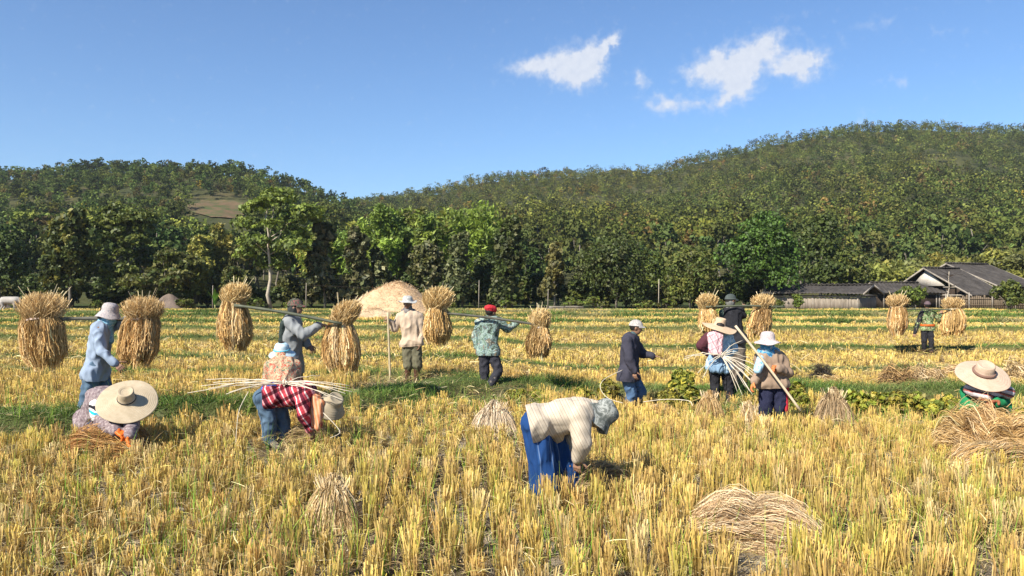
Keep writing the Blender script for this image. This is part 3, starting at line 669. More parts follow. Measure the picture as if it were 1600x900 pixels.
def corr_roof(A, B, Cc, D, n, amp=0.035):
    """corrugated sheet: ridge A->B, eave D->C, n waves along the ridge; real thickness"""
    A, B, Cc, D = map(Vector, (A, B, Cc, D)); nx = n*4; ny = 8; nrm = (B-A).cross(D-A).normalized()
    if nrm.z < 0: nrm = -nrm
    V, Fc = [], []
    for lay in (0, 1):
        for j in range(ny+1):
            for i in range(nx+1):
                u, v = i/nx, j/ny; p = A.lerp(B, u).lerp(D.lerp(Cc, u), v)
                st = 0.02*((v*3) % 1.0) if v < 1 else 0.02
                sag = 0.03*math.sin(u*7+v*4)
                p = p+nrm*(amp*math.sin(i*math.pi/2)+st-0.03*lay+sag); V.append(tuple(p))
    w = nx+1; K = (ny+1)*w
    for j in range(ny):
        for i in range(nx):
            a = j*w+i; Fc.append((a, a+1, a+w+1, a+w)); Fc.append((K+a, K+a+w, K+a+w+1, K+a+1))
    for i in range(nx):
        Fc.append((i, K+i, K+i+1, i+1)); a = ny*w+i; Fc.append((a, a+1, K+a+1, K+a))
    for j in range(ny):
        a = j*w; Fc.append((a, a+w, K+a+w, K+a)); a = j*w+nx; Fc.append((a, K+a, K+a+w, a+w))
    return np.array(V), np.array(Fc)
def roofmat(name, c1, c2):
    m, t, b = material(name, 0.9, 0.2)
    co = t.nodes.new('ShaderNodeTexCoord'); mp = t.nodes.new('ShaderNodeMapping'); mp.inputs['Scale'].default_value = (1, 1, 1)
    t.links.new(co.outputs['Object'], mp.inputs[0])
    o1 = ramp(t, tnoise(t, 1.3, 8, 0.75, mp.outputs[0]), [(0.3, c1), (0.55, c2), (0.75, tuple(x*1.5 for x in c2))]); t.links.new(o1, b.inputs['Base Color'])
    bump(t, b, tnoise(t, 9, 5), 0.5, 0.03); return m
M_roof = roofmat('fibre_cement', (0.024, 0.021, 0.019), (0.062, 0.055, 0.050))
M_dark = noisy('dark_timber', (0.020, 0.014, 0.010), (0.055, 0.038, 0.026), 6, 0.85, 0.4, 30, 0.02)
M_timber = noisy('weathered_timber', (0.20, 0.17, 0.14), (0.34, 0.30, 0.25), 5, 0.85, 0.4, 30, 0.01)
def slatmat(name, c1, c2):
    m, t, b = material(name, 0.85, 0.2); co = t.nodes.new('ShaderNodeTexCoord'); mp = t.nodes.new('ShaderNodeMapping'); mp.inputs['Scale'].default_value = (7, 7, 0.6)
    t.links.new(co.outputs['Object'], mp.inputs[0]); t.links.new(ramp(t, tnoise(t, 2, 4, .7, mp.outputs[0]), [(0.3, c1), (0.7, c2)]), b.inputs['Base Color']); return m
M_bam = slatmat('split_bamboo_wall', (0.14, 0.115, 0.09), (0.34, 0.29, 0.235))
M_bamd = slatmat('old_bamboo_fence', (0.085, 0.065, 0.045), (0.20, 0.15, 0.10))
def slats(x0, x1, z0, z1, y, step, seed, tall=0.12, th=0.025):
    """a row of vertical split-bamboo slats, uneven at the top"""
    r = random.Random(seed); bs = []; x = x0
    while x < x1:
        w = step*r.uniform(0.75, 0.98); bs.append((x, y-th*r.uniform(.5, 1.3), z0+r.uniform(0, .05), min(x+w, x1), y+th*.5, z1+r.uniform(-tall, tall*0.3))); x += step
    return boxes(bs)
def house(name, label, loc, yaw, Ln, Wf, Wb, eave, eaveb, ridge, cat, walls, wall_in=(0.5, 0.4), gable=None, mwall=None, over=0.35, wtop=None):
    """ridge along local +x from 0 to Ln; front (towards -y) half width Wf, back Wb. walls: 'dark' or slats"""
    root = empty(name, loc, label, cat, None, yaw)
    rid = [(-over, 0, ridge), (Ln+over, 0, ridge)]
    rf = link('roof', npmesh('roof', *corr_roof(rid[0], rid[1], (Ln+over, -Wf, eave), (-over, -Wf, eave), int(Ln/0.28)), M_roof), root)
    rb = link('roof', npmesh('roof', *corr_roof(rid[1], rid[0], (-over, Wb, eaveb), (Ln+over, Wb, eaveb), int(Ln/0.28)), M_roof), root)
    V, Fc = boxes([(-over-.03, -.12, ridge+.02, Ln+over+.03, .12, ridge+.10)]+[(x, -.15, ridge+.05, x+.12, .15, ridge+.15) for x in np.arange(-over, Ln+over, .45)])
    link('ridge_cap', npmesh('ridge_cap', V, Fc, M_roof), rf)
    # verge boards on both gable ends
    for xe in (-over-0.06, Ln+over+0.02):
        for w, e in ((-Wf, eave), (Wb, eaveb)):
            V, Fc = slab([(xe, 0, ridge+.05), (xe+.05, 0, ridge+.05), (xe+.05, w, e+.03), (xe, w, e+.03)], 0.16)
            link('verge_board', npmesh('verge_board', V, Fc, M_timber), rf)
    wi, we = wall_in; zt = wtop if wtop else eave-0.15
    mw = mwall or M_dark
    fr = Wf-we; bk = Wb-we
    if walls == 'slats':
        V1, F1 = slats(wi*0+0.1, Ln-0.1, -0.1, zt, -fr, 0.11, 3)
        link('wall', npmesh('front_wall', V1, F1, mw), root)
        V1, F1 = slats(-fr, bk, -0.1, zt, 0, 0.11, 4); V2 = V1.copy(); V2[:, 0] = V1[:, 1]+Ln-0.1; V2[:, 1] = V1[:, 0]
        link('wall', npmesh('gable_wall', V2, F1[:, ::-1], M_bam), root)
        V, Fc = boxes([(0.1, -fr+.06, -.1, Ln-.2, bk, zt*0.55)]); link('stored_goods', npmesh('stored_goods', V, Fc, M_dark), root)
    else:
        V, Fc = boxes([(0.15, -fr, -0.1, Ln-0.15, bk, zt)]); link('wall', npmesh('wall', V, Fc, mw), root)
        for k in range(int(Ln/0.9)+1):
            V, Fc = boxes([(0.2+k*0.9, -fr-.07, -0.1, 0.29+k*.9, -fr-.004, zt)]); link('post', npmesh('post', V, Fc, M_timber if k % 2 else M_dark), root)
    for x in (0.2, Ln*.5, Ln-0.2):
        for y in (-fr-.02, bk):
            V, Fc = boxes([(x-.05, y-.05, -.1, x+.05, y+.05, zt+.2)]); link('post', npmesh('post', V, Fc, M_timber), root)
    # beams and rafters under the roof, gable frame
    V, Fc = boxes([(0, -fr-.05, zt, Ln, -fr+.05, zt+.1), (0, bk-.05, zt, Ln, bk+.05, zt+.1), (Ln-.14, -fr, zt+.1, Ln-.04, bk, zt+.2), (0.04, -fr, zt+.1, .14, bk, zt+.2)])
    link('beam', npmesh('beam', V, Fc, M_timber), root)
    V, Fc = boxes([(Ln-.12, -.05, zt+.2, Ln-.04, .05, ridge-.1), (.04, -.05, zt+.2, .12, .05, ridge-.1)]); link('king_post', npmesh('king_post', V, Fc, M_timber), root)
    if gable is not None:
        zb = eave+0.1; V = np.array([(-.02, 0, ridge-.15), (-.02, -Wf*.40, zb+.72), (-.02, Wb*.45, zb+.80), (-.02, 0, zb+.7), (.03, 0, ridge-.15), (.03, -Wf*.40, zb+.72), (.03, Wb*.45, zb+.80), (.03, 0, zb+.7)])
        link('gable_board', npmesh('gable_board', V, np.array([(0, 1, 3, 2), (6, 7, 5, 4), (0, 4, 5, 1), (2, 6, 4, 0), (1, 5, 7, 3), (3, 7, 6, 2)]), gable), root)
    return root
# low shed with bamboo walls: ridge runs from back-left to the gable on the right
Ys = 67.0
def at(px, Y, z=0.0): return Vector(((px-800)*Y/F, Y, z))
a = R(-40); rp = P(1358, 445, Ys-1.0); dirx = Vector((math.cos(a), math.sin(a), 0))
L1 = 7.6; org = rp-dirx*L1
house('shed', 'low open shed with grey corrugated roof and pale split bamboo walls', (org.x, org.y, 0), a, L1, 2.9, 2.9, 1.32, 1.30, 2.02, 'shed', 'slats', (0.3, .55), None, M_bam, 0.35, 1.02)
house('outbuilding', 'low dark outbuilding with flat grey roof between shed and house', at(1366, 73), R(-4), 5.2, 2.2, 2.0, 1.35, 1.5, 2.25, 'outbuilding', 'dark', (0.3, .5))
M_board = noisy('pale_gable_board', (0.42, 0.38, 0.33), (0.6, 0.55, 0.48), 3, .8, 0)
ag = R(26)
p1 = P(1447, 419, 72.0); house('house', 'wooden house with grey corrugated roof, white gable board and low verge, in front', (p1.x, p1.y, 0), ag, 4.2, 4.6, 3.0, 1.15, 1.75, p1.z, 'house', 'dark', (0.3, 1.1), M_board)
p2 = P(1482, 412, 77.0); house('house', 'larger wooden house with broad grey corrugated roof at the right edge of the field', (p2.x, p2.y, 0), ag, 5.6, 5.4, 4.4, 1.85, 1.95, p2.z, 'house', 'dark', (0.3, 1.0), None)
# bamboo fence before the house
root = empty('bamboo_fence', at(1476, 65.3), 'old brown bamboo fence with uneven slats before the dark house', 'fence')
x1_ = (1660-1476)*65.3/F
V, Fc = slats(0, x1_, -0.1, 1.15, 0, 0.16, 12, 0.22); link('slat_panel', npmesh('slat_panel', V, Fc, M_bamd), root)
for zz in (0.35, 0.85):
    V, Fc = boxes([(0, -.07, zz, x1_, -.035, zz+.05)]); link('rail', npmesh('rail', V, Fc, M_bamd), root)
for k in range(6):
    V, Fc = boxes([(k*1.9, -.16, -.1, k*1.9+.08, -.075, 1.3+.1*(k % 3))]); link('post', npmesh('post', V, Fc, M_timber), root)

# bare pole with a few dead branches in front of the house
root = empty('dead_tree', at(1482, 64.2), 'bare dead tree with thin pale trunk before the house gable', 'tree')
h = 2.5; random.seed(5)
paths = [limb((0, 0, -.1), (0.05, 0, h+.6), .05, .025, 6, .05)]
for i in range(9):
    z = h-random.uniform(-0.3, .7); a_ = random.uniform(0, 6.28); paths.append(limb((0.04, 0, z), (math.cos(a_)*1.1, math.sin(a_)*.5, z+random.uniform(.1, .9)), .022, .007, 4, .2))
V, Fc = tube_mesh(paths[:1], 6); link('trunk', npmesh('trunk', V, Fc, M_pale, None, True), root)
V, Fc = tube_mesh(paths[1:], 4); link('branches', npmesh('branches', V, Fc, M_dark, None, True), root)

# utility posts at the tree line
for px, tp, Y, lb in [(478, 442, 66.8, 'thin grey post before the teak trees with its wire'), (748, 438, 67, 'thin grey post right of the carried sheaf'), (856, 452, 67.2, 'short thin post at the foot of the young teak'), (1029, 436, 67, 'pale bamboo pole at the edge before the grey green tree'), (332, 446, 67, 'short thin post beside the banana plant')]:
    r_ = at(px, Y); hh = CAM_H+(450-tp)*Y/F
    V, Fc = tube_mesh([([(0, 0, -.2), (0.01, 0, hh*.5), (0.03, 0, hh)], [.036, .032, .026])], 8)
    o = link('utility_post', npmesh('utility_post', V, Fc, M_pale if px == 1029 else M_timber, None, True)); o.location = r_; tag(o, lb, 'post')
pts = []
A = P(478, 445, 66.8); B = P(748, 441, 67)
for i in range(13):
    t_ = i/12; p = A.lerp(B, t_); p.z -= 0.35*math.sin(math.pi*t_); pts.append(p)
V, Fc = tube_mesh([(pts, [.012]*13)], 4); tag(link('wire', npmesh('wire', V, Fc, M_dark)), 'thin sagging wire between the two taller posts', 'wire')

# banana plant
root = empty('banana_plant', at(336, 66), 'young banana plant with upright bright green leaves at the field edge', 'banana plant')
random.seed(9); V0, C0, F0 = [], [], []
for i in range(8):
    a_ = i*0.8+random.random()*.4; ln = random.uniform(1.0, 1.7); lean = random.uniform(.08, .5); w = .17; o_ = len(V0)
    for j in range(8):
        t_ = j/7; r0 = .05+lean*ln*t_**1.6; z = .4+ln*t_*(1-.18*t_); ww = w*math.sin(math.pi*min(1, .12+t_*.88))*.9+.01
        c_ = Vector((math.cos(a_)*r0, math.sin(a_)*r0, z)); sd_ = Vector((-math.sin(a_), math.cos(a_), 0))
        V0 += [tuple(c_-sd_*ww), tuple(c_+Vector((0, 0, -.03))), tuple(c_+sd_*ww)]
    for j in range(7):
        for s in (0, 1): b_ = o_+j*3+s; F0.append((b_, b_+1, b_+4, b_+3))
c0 = np.tile(np.array([[.12, .28, .03]]), (len(V0), 1))
link('leaves', npmesh('leaves', np.array(V0), np.array(F0), M_leaf, c0), root)
V, Fc = tube_mesh([([(0, 0, -.1), (0, 0, .5)], [.07, .05])], 8); link('stem', npmesh('stem', V, Fc, M_culm, None, True), root)

# ------------------------------------------------------------------ heaps of chaff / earth
def mound(name, label, px, row, w, top, Y, c1, c2, cat, straw_n=0, sx=1.0, skew=0.0):
    base = at(px, Y); hh = CAM_H+(450-top)*Y/F; wd = w*Y/F/2
    n, m_ = 96, 30; V = []; 
    for j in range(m_+1):
        t_ = j/m_
        for i in range(n):
            a_ = 6.2832*i/n; rr = wd*t_*(1+.07*math.sin(a_*2+1)+.04*math.sin(a_*5)); x = rr*math.cos(a_)+skew*wd*(1-t_)**2; y = rr*math.sin(a_)*.8
            z = hh*((1-t_)*.35+.65*(math.cos(t_**1.15*math.pi)+1)/2)+.07*float(fbm(x, y, 1.4, 3, 4))*(1-t_)*2
            V.append((x, y, z-.12*t_))
    Fc = [(j*n+i, j*n+(i+1) % n, (j+1)*n+(i+1) % n, (j+1)*n+i) for j in range(m_) for i in range(n)]
    root = empty(name, base, label, cat)
    mt = noisy(name, c1, c2, 1.6, .95, .9, 16, .06, .1, 8)
    link('heap', npmesh('heap', np.array(V), np.array(Fc)[:, ::-1], mt, None, True), root)
    if straw_n:
        V = np.array(V); idx = rng.integers(n, len(V), straw_n); B_ = V[idx]+rng.normal(0, .05, (straw_n, 3))*[1, 1, .3]
        D_ = unit(straw_n); D_[:, 2] = np.abs(D_[:, 2])*.4; D_ /= np.linalg.norm(D_, axis=1)[:, None]
        cc = pick([(.60, .43, .26), (.5, .34, .19), (.68, .52, .34)], straw_n, .15)
        st_ = strips(B_, D_, rng.uniform(.08, .25, straw_n), np.full(straw_n, .02), rng.uniform(0, 3, straw_n), rng.normal(0, .02, (straw_n, 3)), 1, cc, cc)
        link('loose_straw', npmesh('loose_straw', *st_[:2], M_straw, st_[2]), root)
    return root
mound('chaff_heap', 'tall pale tan heap of rice chaff behind the standing man', 611, 490, 196, 441, 50, (.46, .31, .18), (.60, .43, .27), 'heap', 6000, skew=.12)
mound('chaff_heap', 'small low tan heap spilling right of the large chaff heap', 585, 494, 120, 482, 46.5, (.42, .31, .19), (.58, .45, .3), 'heap', 1500)
mound('earth_heap', 'dark grey brown heap at the tree line above the golden bush', 264, 480, 70, 459, 67, (.13, .10, .085), (.20, .155, .125), 'heap')
mound('earth_heap', 'low grey brown earth heap at the far left edge', -8, 480, 60, 464, 67, (.13, .10, .085), (.20, .155, .125), 'heap')
# log pile
root = empty('log_pile', at(882, 61.5), 'stack of weathered logs lying at the far field edge', 'log pile'); random.seed(3)
for k, (x0, z0, ln) in enumerate([(-1.6, .0, 1.9), (-.2, .0, 2.1), (-1.2, .16, 1.5), (.1, .17, 1.4)]):
    y0 = (k % 2)*.28; V, Fc = tube_mesh([([(x0, y0, z0+.12), (x0+ln*.5, y0+.05, z0+.14), (x0+ln, y0-.05, z0+.1)], [.09, .08, .07])], 10); link('log', npmesh('log', V, Fc, M_bark, None, True), root)

# leafy weeds on the near bank
for px, tp, w, Y, cols_, lb in [(1070, 574, 54, 13.3, MID, 'dark leafy weed bush on the bank left of the broad straw hat woman'), (1040, 596, 40, 13.0, OLV, 'low olive weeds right of the dark jacket man'),
        (848, 600, 60, 13.5, MID+BRT, 'dark green weeds on the bank above the bending woman back'), (905, 596, 60, 13.6, MID, 'green weeds on the bank above the bending woman shoulders'), (948, 590, 44, 13.6, MID+OLV, 'tall mixed weeds on the bank left of the dark jacket man'),
        (806, 598, 34, 13.0, MID, 'small dark weeds right of the red capped carrier boots'), (1250, 590, 52, 12.8, BRT+OLV, 'fresh green weeds behind the brown shirted worker'), (1345, 602, 70, 12.4, BRT+MID, 'spreading green weeds right of the leaning sheaf'),
        (1420, 598, 70, 12.2, BRT+OLV, 'yellowish green weeds before the dark straw heap'), (1480, 604, 50, 11.6, MID, 'dark green weeds beside the crouching woman hat'), (1590, 620, 44, 10.6, MID, 'dark green weeds cut by the right edge')]:
    T('weed_bush', lb, px, tp+(0 if px in (1070, 948) else 13), w, Y, 'bush', cols=[(min(1, 1.9*c_[0]), 1.65*c_[1], 1.4*c_[2]) for c_ in cols_+YEL[:1]], n=2200, size=.055, cat='bush')
# ------------------------------------------------------------------ straw: ribbons along given curves
def ribbons(Pt, w, col, tip=0.5):
    """Pt (n,k,3) curve points; w (n,) width; col (n,3)"""
    n, k, _ = Pt.shape; T_ = np.gradient(Pt, axis=1); T_ /= np.linalg.norm(T_, axis=2)[..., None]+1e-9
    r = unit(n)[:, None, :]; s = np.cross(T_, r); s /= np.linalg.norm(s, axis=2)[..., None]+1e-9
    ww = w[:, None]*(1-(1-tip)*np.linspace(0, 1, k)[None, :]); a = s*ww[..., None]*.5
    V = np.stack([Pt-a, Pt+a], 2).reshape(-1, 3); base = (np.arange(n)*k*2)[:, None]; q = (np.arange(k-1)*2)[None, :]
    Fq = np.stack([base+q, base+q+1, base+q+3, base+q+2], 2).reshape(-1, 4)
    sh = np.linspace(.85, 1.1, k)[None, :, None]; C = np.repeat(np.clip(col[:, None, :]*sh, 0, 1), 2, axis=1).reshape(-1, 3)
    return V, Fq, C
STK = [(.60, .43, .20), (.50, .34, .145), (.70, .53, .28), (.38, .24, .095)]
GRN = [(.58, .37, .15), (.48, .29, .11), (.68, .46, .21), (.34, .20, .075), (.80, .60, .34)]
def core(prof, col, n=28, m_rand=.06):
    V, Fc = [], []; k = len(prof)
    for j, (r, z) in enumerate(prof):
        for i in range(n):
            a_ = 6.2832*i/n; rr = r*(1+m_rand*math.sin(a_*3+j)+random.uniform(-.05, .05)); V.append((rr*math.cos(a_), rr*math.sin(a_), z))
    for j in range(k-1):
        for i in range(n): Fc.append((j*n+i, j*n+(i+1) % n, (j+1)*n+(i+1) % n, (j+1)*n+i))
    V.append((0, 0, prof[0][1])); V.append((0, 0, prof[-1][1])); c0, c1 = len(V)-2, len(V)-1
    for i in range(0, n, 2):
        Fc.append((c0, (i+2) % n, i+1, i)); b_ = (k-1)*n; Fc.append((c1, b_+i, b_+i+1, b_+(i+2) % n))
    V = np.array(V); return V, np.array(Fc), np.tile(np.array([col]), (len(V), 1))
def sheaf_parts(up, low, rw, rt, rb, lean, nu=1100, nl=2300, w=.010, bulge=0.42):
    """tied at the origin; cut stalk ends flare upwards by `up`, grain heads hang down by `low`"""
    th = rng.uniform(0, 6.283, nu); q = np.sqrt(rng.uniform(0.05, 1, nu)); t = np.linspace(0, 1, 4)[None, :]
    ht = up*rng.uniform(.50, 1.05, nu)*(1-.28*q**3)
    rr = rw*.85*q[:, None]+(rt*q*rng.uniform(.75, 1.15, nu)-rw*.85*q)[:, None]*t**.8
    tw = rng.normal(0, .6, nu)[:, None]*t
    X = rr*np.cos(th[:, None]+tw)+lean[0]*ht[:, None]*t+rng.normal(0, .018, (nu, 4)); Y = rr*np.sin(th[:, None]+tw)+lean[1]*ht[:, None]*t+rng.normal(0, .012, (nu, 4)); Z = ht[:, None]*t-0.04
    A = ribbons(np.stack([X, Y, Z], 2), np.full(nu, w)*rng.uniform(.6, 1.3, nu), pick(STK, nu, .16), .9)
    random.seed(int(up*1000+low*100)); cu = core([(rw*.85, -.03), (rw*.95, up*.25), (rt*.55, up*.42), (rt*.3, up*.55)], (.34, .22, .09)); cu[0][:, 0] += lean[0]*cu[0][:, 2]; cu[0][:, 1] += lean[1]*cu[0][:, 2]
    stray = 9; th = rng.uniform(0, 6.283, stray); h2 = up*rng.uniform(.9, 1.2, stray); el_ = rng.uniform(.5, 1.1, stray)
    S_ = np.stack([np.stack([lean[0]*h2*t_+rt*el_*np.cos(th)*t_, lean[1]*h2*t_+rt*el_*np.sin(th)*t_, h2*t_], 1) for t_ in (0, .5, 1.0)], 1)
    St = ribbons(S_, np.full(stray, w*1.1), pick([(.74, .62, .38)], stray, .12), .9)
    # hanging side: locks of straw so that it reads as drooping tresses
    nlk = 90; lk_th = rng.uniform(0, 6.283, nlk); lk_len = rng.uniform(.70, 1.12, nlk); lk_c = pick(GRN, nlk, .24); lk_r = rng.uniform(.80, 1.14, nlk)
    li = rng.integers(0, nlk, nl); k = 6; t = np.linspace(0, 1, k)[None, :]
    th = lk_th[li]+rng.normal(0, .09, nl); q = rng.uniform(.72, 1.02, nl)*lk_r[li]; ln = low*lk_len[li]*rng.uniform(.5, 1.03, nl)
    tt = t*(ln/low)[:, None]
    bu, e1, e2 = rng.uniform(.36, .55), rng.uniform(.90, 1.04), rng.uniform(.58, .82); ph = rng.uniform(0, 6.28); sh_ = rng.normal(0, .07, 2)
    prof = np.interp(tt.ravel(), [0, .10, bu, .78, 1.0], [rw*1.06, rw*1.3, rb*.96, rb*e1, rb*e2]).reshape(nl, k)*(1+.10*np.sin(th*2+ph)+.06*np.sin(th*3+ph*2))[:, None]
    rr = prof*q[:, None]; tw = rng.normal(0, .15, nl)[:, None]*t
    X = rr*np.cos(th[:, None]+tw)+rng.normal(0, .008, (nl, k))+sh_[0]*tt*low; Y = rr*np.sin(th[:, None]+tw)+rng.normal(0, .008, (nl, k)); Z = -tt*low+.02+rng.normal(0, .01, (nl, k))
    cc = lk_c[li]*(1+rng.normal(0, .16, (nl, 1)))
    B = ribbons(np.stack([X, Y, Z], 2), np.full(nl, w*1.15)*rng.uniform(.6, 1.5, nl), np.clip(cc, 0, 1), 1.1)
    # grains: short fat flecks near the free ends
    ng = nl; gi = rng.integers(0, nl, ng); ts = rng.uniform(.35, 1.0, ng); j0 = np.minimum((ts*(k-1)).astype(int), k-2)
    PP = np.stack([X, Y, Z], 2); b0 = PP[gi, j0]; d0 = PP[gi, j0+1]-b0; b0 = b0+d0*rng.random(ng)[:, None]; d0 /= np.linalg.norm(d0, axis=1)[:, None]+1e-9
    d0 = d0+rng.normal(0, .35, (ng, 3)); G = ribbons(np.stack([b0, b0+d0*.02, b0+d0*.04], 1), np.full(ng, w*1.5), pick([(.66, .47, .2), (.56, .36, .14), (.40, .25, .10)], ng, .15), .6)
    cl = core([(rb*.25, -low*.80), (rb*.60, -low*.70), (rb*.74, -low*bulge), (rw*.98, -low*.1), (rw*.85, .02)], (.26, .16, .06))
    return merge([A, (cu[0], cu[1], cu[2]), St]), merge([B, G, (cl[0], cl[1], cl[2])])
M_twine = noisy('straw_twine', (.55, .45, .28), (.75, .66, .48), 30, .8, 0)
M_twine_pink = noisy('pale_pink_twine', (.62, .48, .42), (.78, .64, .56), 30, .7, 0)
M_twine_white = noisy('white_tie', (.7, .66, .6), (.82, .8, .74), 30, .7, 0)
def band(r, z=0, rr=.012, turns=2, tilt=.0):
    pts = []
    for i in range(24*turns+1):
        a_ = 6.2832*i/24; pts.append((r*1.06*math.cos(a_), r*1.06*math.sin(a_), z+.012*(i/24)+tilt*math.cos(a_)+.006*math.sin(3*a_)))
    return tube_mesh([(pts, [rr]*len(pts))], 5)
def sheaf(label, pw, Y, top, bottom, wt, wb, lean=0.0, tie=None, tilt=0.0, group='sheaves hanging from the shoulder poles', name='rice_sheaf', dn=1.0, rw=None):
    """pw = (px, py) of the tie in the photograph's frame; widths in px"""
    k = Y/F; c = P(pw[0], pw[1], Y); up = (pw[1]-top)*k; low = (bottom-pw[1])*k; rt, rb = wt*k/2*.86, wb*k/2*.84; rw = rw or min(rt, rb)*.60
    root = empty(name, c, label, 'sheaf', group); root.rotation_euler = (0, tilt, rng.uniform(-.2, .2))
    a_, b_ = sheaf_parts(up, low, rw, rt, rb, (lean, rng.normal(0, .08)), int(2100*dn), int(5200*dn), max(.0045, Y*.00058))
    link('stalks', npmesh('stalks', a_[0], a_[1], M_straw, a_[2]), root); link('grain_heads', npmesh('grain_heads', b_[0], b_[1], M_straw, b_[2]), root)
    V, Fc = band(rw, 0, max(.006, Y*.0007), 2, .01); link('tie', npmesh('tie', V, Fc, tie or M_twine, None, True), root)
    return root
sheaf('big sheaf at the back end of the blue shirted carrier pole, at far left', (66, 500), 9.9, 451, 571, 84, 68, -.08, M_twine_pink, rw=.165)
sheaf('sheaf hanging before the blue shirted carrier, by his raised hand', (222, 500), 9.9, 457, 568, 74, 60, .02, M_twine_pink, rw=.145)
sheaf('sheaf hanging behind the grey shirted carrier, left end of his pole', (366, 474), 11.3, 437, 545, 54, 60, .12, M_twine_white)
sheaf('sheaf hanging before the grey shirted carrier, its stalks leaning to the right', (532, 507), 11.3, 464, 576, 52, 60, .38, M_twine_white)
sheaf('sheaf hanging beside the cream shirted man, left end of the red capped carrier pole', (682, 484), 13.5, 444, 536, 58, 52, .10, M_twine)
sheaf('round brownish sheaf hanging right of the red capped carrier', (843, 513), 13.5, 478, 557, 40, 47, .05, M_twine_white)
sheaf('sheaf hanging above the broad straw hat, left end of the black shirted carrier pole', (1105, 483), 15, 455, 519, 38, 36, 0, M_twine)
sheaf('sheaf hanging above the white sun hat, right end of the black shirted carrier pole', (1192, 484), 15, 456, 524, 42, 42, .03, M_twine)
sheaf('light sheaf left of the farthest camouflage carrier, before the shed', (1402, 480), 24, 457, 521, 39, 35, 0, M_twine_white, dn=.6)
sheaf('light sheaf right of the farthest camouflage carrier, before the fence', (1488, 483), 24, 462, 522, 38, 42, .06, M_twine, dn=.6)

def lying(label, px, row, Y, wd, ht, ang=0.0, dn=1.0, name='rice_sheaf', z_off=0.0, cols=None, two=True, group='sheaves lying in the stubble', up=.45, w=.008):
    """a tied sheaf lying on the ground: fans of straw either side of the tie, sagging to the soil"""
    x = (px-800)*Y/F; z = gz(x, Y)+z_off; k = Y/F; Lh = wd*k/2; H = ht*k
    root = empty(name, (x, Y, z), label, 'sheaf', group, ang)
    def fan(sign, n, L_, col, rsp):
        q = rng.uniform(-1.75, 1.75, n); t = np.linspace(0, 1, 7)[None, :]; v = rng.uniform(.70, 1.04, n)+(rng.random(n) < .14)*rng.uniform(0, .40, n)
        L2 = L_*rng.uniform(.6, 1.08, n); tt = t*(L2/L_)[:, None]
        R_ = np.interp(tt.ravel(), [0, .15, .45, .8, 1.1], [.86, .94, 1.0, .84, .50]).reshape(n, 7)*v[:, None]
        qq = q[:, None]+rng.normal(0, .16, n)[:, None]*t**2
        R_ = R_*(1+.22*np.sin(q[:, None]*5.3+sign*2+t*2.2)*t+.12*np.sin(q[:, None]*11+t*3))
        X = sign*L2[:, None]*t+rng.normal(0, .009, (n, 7)); Yy_ = rsp*R_*np.sin(qq)+rng.normal(0, .006, (n, 7))
        Z = H*R_*np.cos(np.clip(qq, -1.62, 1.62))*(1-.25*t**2)+rng.normal(0, .008, (n, 7)); Z = np.maximum(Z, .01)
        return ribbons(np.stack([X, Yy_, Z], 2), np.full(n, w)*rng.uniform(.6, 1.4, n), pick(col, n, .2), .8)
    w = w*.62; H = H*.85; rs = max(Lh*.50, H*.9); nc_ = int(3000*dn)
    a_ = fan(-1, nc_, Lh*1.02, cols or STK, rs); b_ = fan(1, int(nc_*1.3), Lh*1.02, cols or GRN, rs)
    def halfcore(sign):
        V_, F_ = [], []; ts = [0, .15, .45, .75]
        for t_ in ts:
            r_ = float(np.interp(t_, [0, .15, .45, .8], [.76, .84, .86, .68]))
            for i in range(13): q_ = -1.6+3.2*i/12; V_.append((sign*Lh*t_, rs*r_*math.sin(q_), max(0, H*.86*r_*math.cos(q_)*(1-.25*t_*t_))))
        for j in range(3):
            for i in range(12): F_.append((j*13+i, j*13+i+1, (j+1)*13+i+1, (j+1)*13+i))
        cc_ = np.array((cols or GRN)[0])*.55; return np.array(V_), np.array(F_), np.tile(cc_[None], (len(V_), 1))
    a_ = merge([a_, halfcore(-1)]); b_ = merge([b_, halfcore(1)])
    link('stalks', npmesh('stalks', a_[0], a_[1], M_straw, a_[2]), root); link('grain_heads', npmesh('grain_heads', b_[0], b_[1], M_straw, b_[2]), root)
    pts = [(.01*math.sin(i), rs*.76*math.cos(i*.314), .01+H*.78*max(0, math.sin(i*.314))) for i in range(11)]
    V, Fc = tube_mesh([(pts, [w]*11)], 5); link('tie', npmesh('tie', V, Fc, M_twine, None, True), root)
    return root
PALE = [(.62, .45, .24), (.52, .36, .18), (.72, .57, .36), (.40, .27, .13)]
RUST = [(.42, .22, .075), (.52, .29, .10), (.34, .18, .07), (.60, .37, .15)]
lying('reddish sheaf lying under the orange gloves of the worker in the giant hat', 172, 700, 8.35, 122, 50, R(-8), 1.2, cols=RUST)
lying('shaded sheaf on the ground under the bending woman in blue trousers', 930, 770, 6.75, 96, 58, R(20), 1.1, cols=[(.40, .28, .15), (.5, .37, .2), (.3, .2, .1)], w=.006)  # shade of the woman's body is put into these darker straw colours
lying('brown sheaf on the ground under the bending plaid shirt worker', 478, 690, 9.0, 74, 30, R(10), .8, cols=[(.42, .30, .16), (.5, .37, .2)])
lying('long pale sheaf lying flat in the right foreground, bound at its middle', 1180, 840, 5.60, 184, 66, R(-24), 3.4, up=.6, w=.0058, cols=[(.72, .53, .31), (.58, .40, .21), (.84, .68, .45), (.38, .25, .13)])
lying('flat scattered sheaf between the dark jacket man and the weed bush', 1030, 628, 12.4, 52, 20, R(5), .6, cols=PALE)
lying('long sheaf heaped over the knees of the crouching worker, right side', 1575, 672, 8.0, 116, 80, R(-22), 1.6, cols=GRN[:3]+PALE[:1], up=.8)
